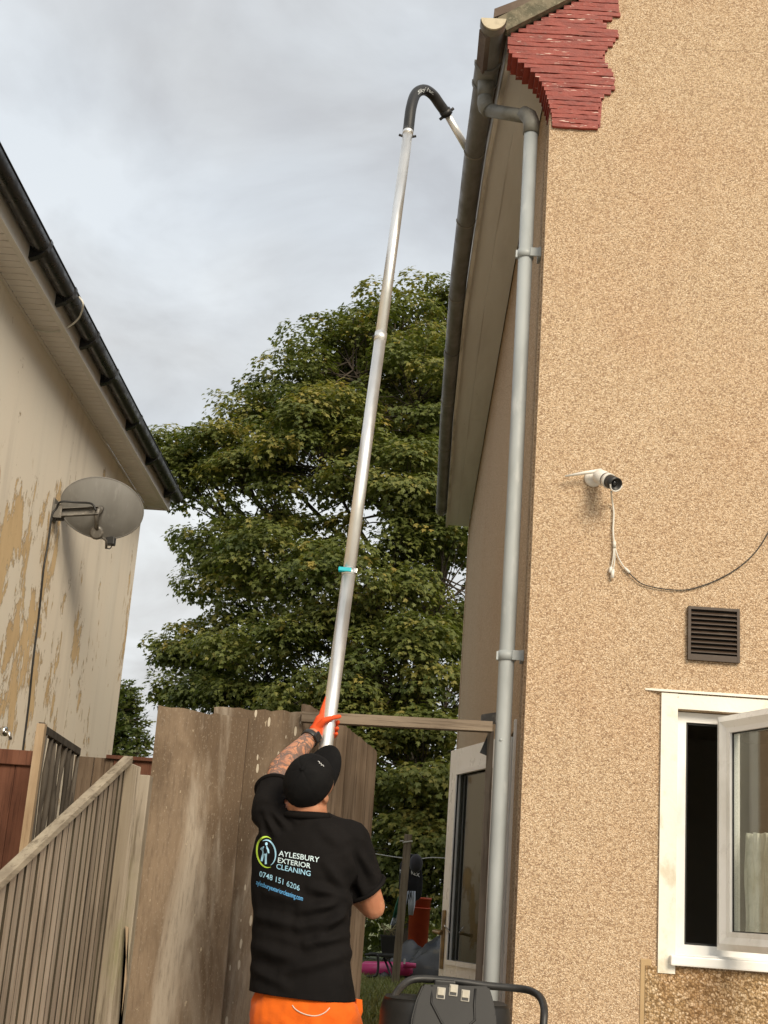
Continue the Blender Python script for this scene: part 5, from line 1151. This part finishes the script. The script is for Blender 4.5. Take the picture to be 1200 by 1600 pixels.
pp = [on_bvh(bvt, x, y, .002) for x, y in ((457, 1571), (462, 1577), (472, 1583), (485, 1587), (497, 1587), (508, 1582), (515, 1575))]
MB().tube(catmull([p for p in pp if p], 4), .0022, 6).build('seam_piping', MAT['piping'], trs)
q0 = J(557, 1561, 5.30); q1 = J(566, 1562, 5.32); q2 = J(567, 1580, 5.33); q3 = J(562, 1596, 5.32); q4 = J(556, 1640, 5.31)
MB().prism([q0, q1, q2, q3, q4], (-.02, .03, 0)).build('pocket_flap', MAT['hivis'], trs)
MAT['boot'] = M('black_leather', (.018, .016, .014), rough=.6)
for s in (-1, 1):
    ft = Vector((J(478, 1600, YM).x, YM, .05))+RD*s*.14; bm = bmesh.new(); chain(bm, [ft+UP*.08-FD*.02, ft-FD*.04, ft+FD*.16-UP*.01], [.06, .05, .042]); bme_ = remesh(bm, .008, 3); bisect(bme_, (0, 0, .006), (0, 0, -1)); from_mesh('boot', bme_, MAT['boot'], man, True)
# cap
MAT['cap'] = cloth('black_twill', (0.0062, 0.0060, 0.0064), (0.0095, 0.0092, 0.0094), .88, 12, .0)
def cap_pt(th, ph_, dr=0.0):
    """th from the crown, ph_ round from the right ear through the face"""
    x, y_, z_ = math.sin(th)*math.cos(ph_), math.sin(th)*math.sin(ph_), math.cos(th)
    seam = 0.0
    for k in range(6):
        dphi = abs((ph_-math.pi/6-k*math.pi/3+math.pi) % (2*math.pi)-math.pi); seam += math.exp(-(dphi*max(.15, math.sin(th))/.035)**2)
    r = 1.0-.014*seam*(1 if th > .1 else th/.1)+.010*math.sin(3*ph_+.6)*math.sin(th)+dr+.006*mnoise.noise(Vector((x*3, y_*3, z_*3)))
    return HM @ Vector((.0905*r*x, .106*r*y_+.002, .104*r*z_+.004))
mb = MB(); nth, nph = 22, 72; vs = [cap_pt(0, 0)]
for i in range(1, nth+1):
    for k in range(nph):
        ph_ = 2*math.pi*k/nph; thm = math.radians(97+12*max(0, -math.sin(ph_))**1.5); vs.append(cap_pt(thm*i/nth, ph_))
fs = [(0, 1+k, 1+(k+1) % nph) for k in range(nph)]+[(1+i*nph+k, 1+(i+1)*nph+k, 1+(i+1)*nph+(k+1) % nph, 1+i*nph+(k+1) % nph) for i in range(nth-1) for k in range(nph)]
mb.add(vs, fs, True); cap = mb.build('cap', MAT['cap'], man)
cap.modifiers.new('solid', 'SOLIDIFY').thickness = .003
MB().lathe([(.009, 0), (.009, .003), (.006, .006), (.001, .007)], axis_frame(cap_pt(0, 0)-HCw*.001, HCw), 16).build('button', MAT['cap'], cap)
mb = MB(); nu, nv = 24, 10; vs = []
for sgn in (0, 1):
    for j in range(nv+1):
        for i in range(nu+1):
            u_ = -1+2*i/nu; vj = j/nv; x = .084*u_*(1-.06*vj); y0 = .104*math.sqrt(max(0, 1-(u_*.90)**2)); y1 = y0+.064*(1-abs(u_)**2.6)**.55+.004
            y_ = y0-.006+(y1-y0+.006)*vj; z_ = .004-.028*u_*u_-.010*vj-.004*sgn; vs.append(HM @ Vector((x, y_, z_)))
n1 = (nu+1)*(nv+1); fs = []
for j in range(nv):
    for i in range(nu): a = j*(nu+1)+i; fs += [(a, a+1, a+nu+2, a+nu+1), (n1+a, n1+a+nu+1, n1+a+nu+2, n1+a+1)]
bd = [j*(nu+1) for j in range(nv+1)]+[nv*(nu+1)+i for i in range(1, nu+1)]+[j*(nu+1)+nu for j in range(nv-1, -1, -1)]
fs += [(bd[i], bd[i+1], n1+bd[i+1], n1+bd[i]) for i in range(len(bd)-1)]
mb.add(vs, fs, True); brim = mb.build('brim', MAT['cap'], cap)
bcap = BVHTree.FromPolygons([v.co+loc_of(cap) for v in cap.data.vertices]+[v.co+loc_of(brim) for v in brim.data.vertices], [tuple(p.vertices) for p in cap.data.polygons]+[tuple(i+len(cap.data.vertices) for i in p.vertices) for p in brim.data.polygons])
MAT['whitep'] = M('white_print', (.75, .76, .76), rough=.6)
zig = [(496.5, 1189.5), (499, 1191), (498.5, 1193), (501.5, 1193), (501.5, 1196), (504, 1195.5), (505.5, 1198)]
pz_ = [on_bvh(bcap, x, y, .0016) for x, y in zig]; MB().tube([p for p in pz_ if p], .0013, 5).build('cap_emblem', MAT['whitep'], cap)
# gloved hands
MAT['glove'] = cloth('orange_glove', (0.72, 0.095, 0.028), (0.60, 0.07, 0.02), .55, 30, .0)
def glove(name, palm, fingers, cuff, vox=.0032):
    bm = bmesh.new()
    for a in palm: hull(bm, a)
    for pts, rs in fingers: chain(bm, pts, rs)
    chain(bm, *cuff); me = remesh(bm, vox, 3); return from_mesh(name, me, MAT['glove'], man, True)
k1, k2 = J(503, 1120, 5.735), J(511, 1146, 5.735)      # knuckle line, index to little finger side
palm = [[(J(492, 1147, 5.695), .027), (J(500, 1124, 5.715), .021), (J(509, 1142, 5.725), .020)], [(J(500, 1124, 5.715), .021), (J(508, 1131, 5.745), .014), (J(509, 1142, 5.725), .018)]]
pr = .0292
def wrapf(d, r0, r1, r2, lift):
    """finger closing round the far side of the pole, its tip showing on the right"""
    c = on(d); return ([c-cxv*.042-cyv*.004, c-cxv*.030-cyv*.032, c+cxv*.004-cyv*(pr+.012), c+cxv*.030-cyv*.022, c+cxv*.038+cyv*.004], [r0, r0, r1, r1, r2])
fing = [([J(501, 1124, 5.715), J(504, 1110, 5.725), J(507.5, 1100, 5.735), J(510.5, 1090, 5.74)], [.0125, .0115, .0105, .0085]),        # index, straight along the pole
        wrapf(.002, .0105, .0100, .0088, 0), wrapf(-.026, .0105, .0098, .0086, 0), wrapf(-.050, .0098, .009, .0078, 0),
        ([J(497, 1136, 5.69), J(506, 1126, 5.675), J(519, 1121.5, 5.672), J(530.5, 1119.5, 5.69)], [.0155, .0130, .0105, .0088])]          # thumb across the near side
gl = glove('glove', palm, fing, ([WL+(J(498, 1137, 5.715)-WL)*.55, J(497, 1138, 5.71)], [.0315, .029]))
pw = on(-.60); hv = (WR-pw).normalized()
palm = [[(WR+hv*-.01, .028), (pw+cxv*.045+cyv*.01, .022), (pw+cxv*.042+cyv*.012+ax*.03, .02), (pw+cxv*.042+cyv*.012-ax*.03, .02)]]
fing = [([pw+cxv*.042+ax*h_, pw+cxv*.032-cyv*.034+ax*h_, pw-cxv*.008-cyv*.040+ax*h_, pw-cxv*.038-cyv*.018+ax*h_], [.011, .0105, .010, .0085]) for h_ in (.036, .013, -.010, -.032)]
fing.append(([pw+cxv*.045+cyv*.012+ax*.01, pw+cxv*.025+cyv*.038+ax*.03, pw-cxv*.012+cyv*.040+ax*.035], [.014, .012, .0095]))
glove('glove', palm, fing, ([WR, WR*.5+pw*.5], [.033, .028]))
# wristwatch
wv_ = (WL-EL).normalized(); wc = WL-wv_*.022; WM = axis_frame(wc, wv_, -_f)
MB().lathe([(.0375, -.012), (.039, -.010), (.039, .010), (.0375, .012)], WM, 28).build('watch_strap', MAT['blackrub'], man)
q = at(495, 1151, Y=wc.y-.02); qd = (q-wc); qd = (qd-wv_*qd.dot(wv_)).normalized(); CM = frame(wc+qd*.040, wv_.cross(qd), wv_, qd)
MB().box((-.017, -.019, -.004), (.017, .019, .008), CM, .004).build('watch_case', MAT['bplast'], man)
# printed lettering on the back
bvs = bvh_of(tee)
def pm_(name, col): return M(name, col, rough=.7)
MAT['p1'] = pm_('print_pale', (.62, .78, .84)); MAT['p2'] = pm_('print_sky', (.34, .62, .82)); MAT['p3'] = pm_('print_blue', (.10, .36, .70)); MAT['pg'] = pm_('print_green', (.42, .62, .06))
def line(s, x0, y0, x1, y1, h, m, name, curve=0.0, bold=.008):
    v, f = text_mesh(s, 1.0, bold); a, b = v[:, 0].min(), v[:, 0].max(); cap_h = .70
    def mp(x, y):
        t_ = (x-a)/(b-a); X = x0+(x1-x0)*t_; Y_ = y0+(y1-y0)*t_+curve*math.sin(math.pi*t_); L_ = math.hypot(x1-x0, y1-y0)
        return X+(y/cap_h)*h*.10, Y_-(y/cap_h)*h
    print_on(name, v, f, mp, bvs, m, tee)
line('AYLESBURY', 435.5, 1337, 498.5, 1347.5, 8.2, MAT['p1'], 'lettering')
line('EXTERIOR', 434.2, 1347.5, 485, 1357, 7.8, MAT['p1'], 'lettering')
line('CLEANING', 431.8, 1357.2, 485, 1369, 8.0, MAT['p2'], 'lettering')
line('0748 151 6206', 405.5, 1369, 468, 1392, 8.4, MAT['p2'], 'lettering', -.6, .004)
line('aylesburyexteriorcleaning.com', 400.5, 1381.5, 473, 1407.5, 7.4, MAT['p3'], 'lettering', 1.2, .006)
def poly(name, P, m, label=None):
    """flat print from a polygon in photograph pixels"""
    bm = bmesh.new(); f_ = bm.faces.new([bm.verts.new((x, y, 0)) for x, y in P]); bmesh.ops.triangulate(bm, faces=[f_]); 
    v = [(q.co.x, q.co.y) for q in bm.verts]; bm.verts.index_update(); f = [[q.index for q in t_.verts] for t_ in bm.faces]; bm.free(); print_on(name, v, f, lambda x, y: (x, y), bvs, m, tee)
def crescent(cx_, cy_, a, b, rot, t0, t1, w0, w1, n=26):
    o_, i_ = [], []
    for k in range(n+1):
        t_ = math.radians(t0+(t1-t0)*k/n); w = w0+(w1-w0)*math.sin(math.pi*k/n)
        for L_, s in ((o_, 1), (i_, 1-w)):
            x, y = a*s*math.cos(t_), -b*s*math.sin(t_); L_.append((cx_+x*math.cos(rot)-y*math.sin(rot), cy_+x*math.sin(rot)+y*math.cos(rot)))
    v = o_+i_; m_ = len(o_); f = []
    for k in range(n): f += [(k, k+1, m_+k+1), (k, m_+k+1, m_+k)]
    return v, f
def cres(name, m, *a): v, f = crescent(*a); print_on(name, v, f, lambda x, y: (x, y), bvs, m, tee)
lcx, lcy = 416.5, 1331.5
cres('logo_crescent', MAT['pg'], lcx, lcy, 16, 25, -.12, 50, 285, .02, .17)
cres('logo_ring', MAT['p2'], lcx+1.5, lcy+1, 14.0, 20.5, -.12, -78, 110, .03, .16)
for P in ([(416.4+2.0*math.cos(t_), 1318.8+2.6*math.sin(t_)) for t_ in np.linspace(0, 6.0, 10)],
          [(411.5, 1322.5), (417.6, 1321.8), (418.8, 1328), (417.6, 1334), (410.4, 1334)],
          [(411.8, 1322.5), (407.2, 1325.6), (407.6, 1328), (411.5, 1327)], [(407.2, 1326), (408.6, 1327), (413.2, 1331.5), (412.2, 1332.6)],
          [(417.4, 1322.6), (420.6, 1328), (421.2, 1333), (419.4, 1333.2), (417.4, 1327)],
          [(410.4, 1333.6), (414.2, 1333.8), (412.2, 1340), (410.6, 1346), (407.6, 1345.4), (408.8, 1339)], [(413.8, 1333.8), (417.6, 1333.8), (417.2, 1341), (417.4, 1350), (414.2, 1350.6), (414.4, 1342)]): poly('logo_figure', P, MAT['p2'])
poly('logo_lance', [(417, 1329), (417.8, 1328.2), (430.5, 1346), (429.8, 1346.8)], MAT['p2'])

# ------------------------------------------------------------------ things in the garden behind
GY = 16.5
pt0, pb0 = at(638, 1304, Y=GY), at(617, 1540, Y=GY)
gp2 = thing('garden_post', (pb0.x, GY, GZ), 'weathered leaning timber post on the lawn, white string tied near its top', 'post')
dvec = (pt0-pb0).normalized(); foot = pb0+dvec*((GZ-.05-pb0.z)/dvec.z); PM = axis_frame(foot, dvec, (1, 0, 0)); Lg = (pt0-foot).length
MAT['gpost'] = wood('garden_post_wood', (0.215, 0.17, 0.12), (0.10, 0.075, 0.05), (0.30, 0.25, 0.19))
MB().box((-.045, -.045, 0), (.045, .045, Lg), PM, .004).build('post_shaft', MAT['gpost'], gp2)
MB().tube([PM @ Vector((a*.052, b*.052, Lg-.085+.012*a)) for a, b in ((-1, -1), (1, -1), (1, 1), (-1, 1), (-1, -1))], .008, 6).build('string', MAT['cable_w'], gp2)
MB().tube([PM @ Vector((-.05, -.05, Lg-.08)), PM @ Vector((-.09, -.06, Lg-.085))], .006, 6).build('string_end', MAT['cable_w'], gp2)
# washing line between the post and the tree, hoodie and cloths hung on it
HY = 17.6
MAT['line'] = M('washing_line', (.5, .5, .47), rough=.6)
a_, b_ = at(560, 1330, Y=HY), at(712, 1342, Y=HY)
tag(MB().tube(catmull([a_, at(640, 1342, Y=HY), at(675, 1340, Y=HY), b_], 5), .006, 6).build('washing_line', MAT['line']), 'thin pale washing line running behind the leaning garden post', 'washing line')
MAT['hoodie'] = cloth('black_fleece', (0.012, 0.012, 0.014), (0.02, 0.02, 0.023), .95, 9, .2); MAT['hoodg'] = cloth('charcoal_fleece', (0.045, 0.042, 0.048), (0.03, 0.03, 0.034), .95, 9, .2)
hd_ = thing('hoodie', at(642, 1400, Y=HY), 'black hooded top with white letters hanging upside the post on the washing line', 'hooded top')
hd_['label'] = 'black hooded top with white chest letters hanging behind the garden post'
bm = bmesh.new(); Jh = lambda x, y, dy=0: at(x, y, Y=HY+dy)
for seg_, r in (([Jh(641, 1345), Jh(641, 1372), Jh(641, 1396)], [.085, .14, .12]), ([Jh(632, 1352), Jh(628, 1375), Jh(627.5, 1388)], [.06, .05, .045]), ([Jh(652, 1352), Jh(654, 1380), Jh(653.5, 1400)], [.06, .05, .045])): chain(bm, seg_, r)
me = remesh(bm, .018, 3)
cy_ = HY
for v in me.vertices: v.co.y = cy_+(v.co.y-cy_)*.45; v.co += v.normal*.02*mnoise.noise(v.co*7)
hb = from_mesh('garment', me, MAT['hoodie'], hd_, True)
bm = bmesh.new(); ellip(bm, Matrix.Translation(Jh(650, 1349, -.07)) @ Matrix.Diagonal((.085, .07, .115, 1))); me = remesh(bm, .015, 2); from_mesh('hood', me, MAT['hoodg'], hd_, True)
bvh_h = bvh_of(hb)
v, f = text_mesh('REX', 1, .02); wv = v[:, 0].max()
print_on('chest_letters', v, f, lambda x, y: (642.0+13.5*x/wv, 1365.5+5.0*x/wv-(y-.0)*8.0), bvh_h, MAT['whitep'], hd_, .004)
v, f = text_mesh('T', 1, .02); print_on('chest_letters', v, f, lambda x, y: (624.5+4*x, 1364-(y)*7.0), bvh_h, MAT['whitep'], hd_, .004)
def drape(name, pts, w0, w1, m, label, cat, Y, folds=5, amp=.02):
    mb = MB(); n = 14; rows = []
    for j, (x, y) in enumerate(pts):
        c = at(x, y, Y=Y); wd = w0+(w1-w0)*j/(len(pts)-1); rows.append([c+Vector((wd*(i/n-.5), amp*math.sin(i/n*folds*2*math.pi+j*.6), 0)) for i in range(n+1)])
    vs = [p for r in rows for p in r]; fs = [(j*(n+1)+i, j*(n+1)+i+1, (j+1)*(n+1)+i+1, (j+1)*(n+1)+i) for j in range(len(rows)-1) for i in range(n)]
    mb.add(vs, fs, True); o = mb.build(name, m); o.modifiers.new('s', 'SOLIDIFY').thickness = .006; return tag(o, label, cat)
MAT['wcl'] = cloth('white_cloth', (.62, .66, .72), (.5, .56, .66), .9, 6, .1)
MAT['gcl'] = cloth('green_cloth', (.03, .12, .075), (.05, .18, .11), .9, 6, .1)
drape('cloth', ((632, 1392), (628, 1412), (622, 1430), (616.5, 1446)), .10, .10, MAT['wcl'], 'pale blue white cloth hanging left of the garden post', 'cloth', HY-.05)
drape('cloth', ((641, 1392), (643, 1412), (642, 1430)), .12, .04, MAT['wcl'], 'small white cloth hanging in front of the orange tub', 'cloth', HY-.04)
drape('cloth', ((626, 1400), (620, 1418), (616, 1434)), .05, .035, MAT['gcl'], 'narrow dark green cloth strip hanging beside the pale cloth', 'cloth', HY-.08)
# orange tub
MAT['tub'] = M('orange_tub', (0.42, 0.055, 0.015), [((.30, .03, .01), 8, (1, 1, 1), .4, .7, .6)], rough=.5)
tc_, tb_ = at(656, 1402, Y=19.3), at(654, 1450, Y=19.3); tub = thing('garden_tub', (tb_.x, 19.3, GZ), 'large orange tub standing under the hanging hooded top', 'tub')
TBZ = GZ-.01; hgt = tc_.z-TBZ
MB().lathe([(.115, 0), (.125, .01), (.145, hgt-.03), (.155, hgt-.03), (.155, hgt), (.138, hgt), (.125, .06), (.01, .05)], Matrix.Translation((tb_.x, 19.3, TBZ)), 28).build('tub_shell', MAT['tub'], tub)
MB().tube([(tb_.x+.148*math.cos(a), 19.3+.148*math.sin(a), TBZ+hgt*.86) for a in np.linspace(0, 2*math.pi, 26)], .008, 6, caps=False).build('tub_rib', MAT['tub'], tub)
# crate the tub stands on, wrapped by tarpaulin heap
MAT['tarp'] = M('dark_tarpaulin', (0.026, 0.031, 0.044), [((.055, .052, .045), 3, (1, 1, 1), .4, .65, .7), ((0.14, .115, .07), 4, (.4, 1, 3), .6, .7, .7)], rough=.42, spec=.5)
n = 46; m_ = 26; vs = []; x0t, x1t = at(588, 1480, Y=18.5).x, at(745, 1480, Y=18.5).x
for j in range(m_+1):
    for i in range(n+1):
        s, t_ = i/n, j/m_; x = x0t+(x1t-x0t)*s; y = 17.7+1.35*t_
        h = .72*math.exp(-((x-at(700, 1460, Y=18.5).x)/.55)**2)+.28*math.exp(-((x-at(640, 1460, Y=18.5).x)/.35)**2)
        h = h*(math.sin(math.pi*min(1, t_*1.02))**.6)*(.55+.45*t_)
        h = h*(.8+.2*math.sin(x*9-y*5))+.10*mnoise.noise(Vector((x*3.0, y*2.5, 1)))+.13*abs(mnoise.noise(Vector((x*4-y*4, y*2.2+x*2, 4))))-.05*abs(mnoise.noise(Vector((x*11, y*8, 2))))
        vs.append((x, y, GZ-.02+max(0.0, h*1.0)*(1 if 0 < j < m_ and 0 < i < n else 0)))
mb = MB(); mb.add(vs, [(j*(n+1)+i, j*(n+1)+i+1, (j+1)*(n+1)+i+1, (j+1)*(n+1)+i) for j in range(m_) for i in range(n)], True)
tag(mb.build('tarpaulin', MAT['tarp']), 'dark blue tarpaulin draped over a low heap beside the lawn', 'tarpaulin')
boxo('x', (0, 0, 0), (.01, .01, .01), MAT['tarp']) if False else None
None if True else boxo('crate', (tb_.x-.2, 18.35, GZ), (tb_.x+.2, 18.85, TBZ-.002), MAT['tarp'], bev=.01)
# black pot on a chair frame
MAT['pot'] = M('black_pot', (.014, .013, .012), rough=.55)
pc_, pb_ = at(604, 1461, Y=17.4), at(606, 1489, Y=17.4)
pot = thing('black_pot', pb_, 'square black plant pot with dead stems left of the leaning garden post', 'pot')
hp_ = pc_.z-pb_.z
loft([rrect(.075, .075, .01, pb_.z, pb_.x, 17.4, 3), rrect(.098, .098, .012, pb_.z+hp_-.02, pb_.x, 17.4, 3), rrect(.105, .105, .012, pb_.z+hp_-.02, pb_.x, 17.4, 3), rrect(.105, .105, .012, pb_.z+hp_, pb_.x, 17.4, 3)], 'pot_shell', MAT['pot'], pot, False)
MAT['stem'] = M('dry_stem', (.20, .17, .08), rough=.9)
for i in range(9):
    a = i*2.4; r = .06; q = Vector((pb_.x+r*math.cos(a), 17.4+r*math.sin(a), pb_.z+hp_-.01)); MB().tube([q, q+Vector((random.uniform(-.05, .05), 0, .06)), q+Vector((random.uniform(-.12, .12), 0, random.uniform(.06, .16)))], .006, 5).build('stem', MAT['stem'], pot)
ch = thing('garden_chair', (at(600, 1520, Y=17.0).x, 17.0, GZ), 'black tubular garden chair frame left of the leaning post', 'chair')
C_ = lambda x, y, Y=17.0: at(x, y, Y=Y)
MB().tube(catmull([C_(570, 1492), C_(586, 1491), C_(590.5, 1497), C_(590.5, 1516), C_(586, 1525), C_(572, 1526)], 5), .015, 8).build('front_frame', MAT['blackrub'], ch)
MB().tube([C_(600, 1497, 17.3), C_(606, 1512, 17.2), C_(612.5, 1530, 17.0)], .013, 8).build('leg', MAT['blackrub'], ch)
MB().tube([C_(607, 1500, 17.6), C_(613, 1512, 17.5), C_(616, 1526, 17.4)], .013, 8).build('leg', MAT['blackrub'], ch)
s0, s1 = C_(575, 1491, 17.0), C_(618, 1492, 17.6); MB().box((s0.x, 17.0, s0.z-.02), (s1.x, 17.62, s0.z+.012), bev=.01).build('seat', MAT['pot'], ch)
# pink inflatable
MAT['pink'] = M('pink_vinyl', (.62, .05, .20), [((.45, .03, .14), 5, (1, 1, 1), .45, .7, .5)], rough=.35)
f0, f1 = at(570, 1513, Y=18.0), at(649, 1515, Y=17.6); flo = thing('pool_float', (f1.x-.3, 17.8, GZ), 'bright pink inflatable lying on the grass behind the garden post', 'inflatable')
zf = f1.z
MB().tube([f0+Vector((0, 0, 0)), (f0+f1)/2, f1-Vector((.08, 0, .0)), f1-Vector((.03, 0, 0))], [.085, .085, .08, .045], 14).build('tube', MAT['pink'], flo)
MB().tube([at(630, 1508, Y=17.5), at(650, 1509, Y=17.5)], [.035, .03], 10).build('handle_tube', MAT['pink'], flo)
MB().box((at(632, 1502, Y=17.45).x-.012, 17.4, at(632, 1502, Y=17.45).z-.03), (at(632, 1502, Y=17.45).x+.012, 17.43, at(632, 1502, Y=17.45).z+.03)).build('valve_tag', MAT['whitep'], flo)
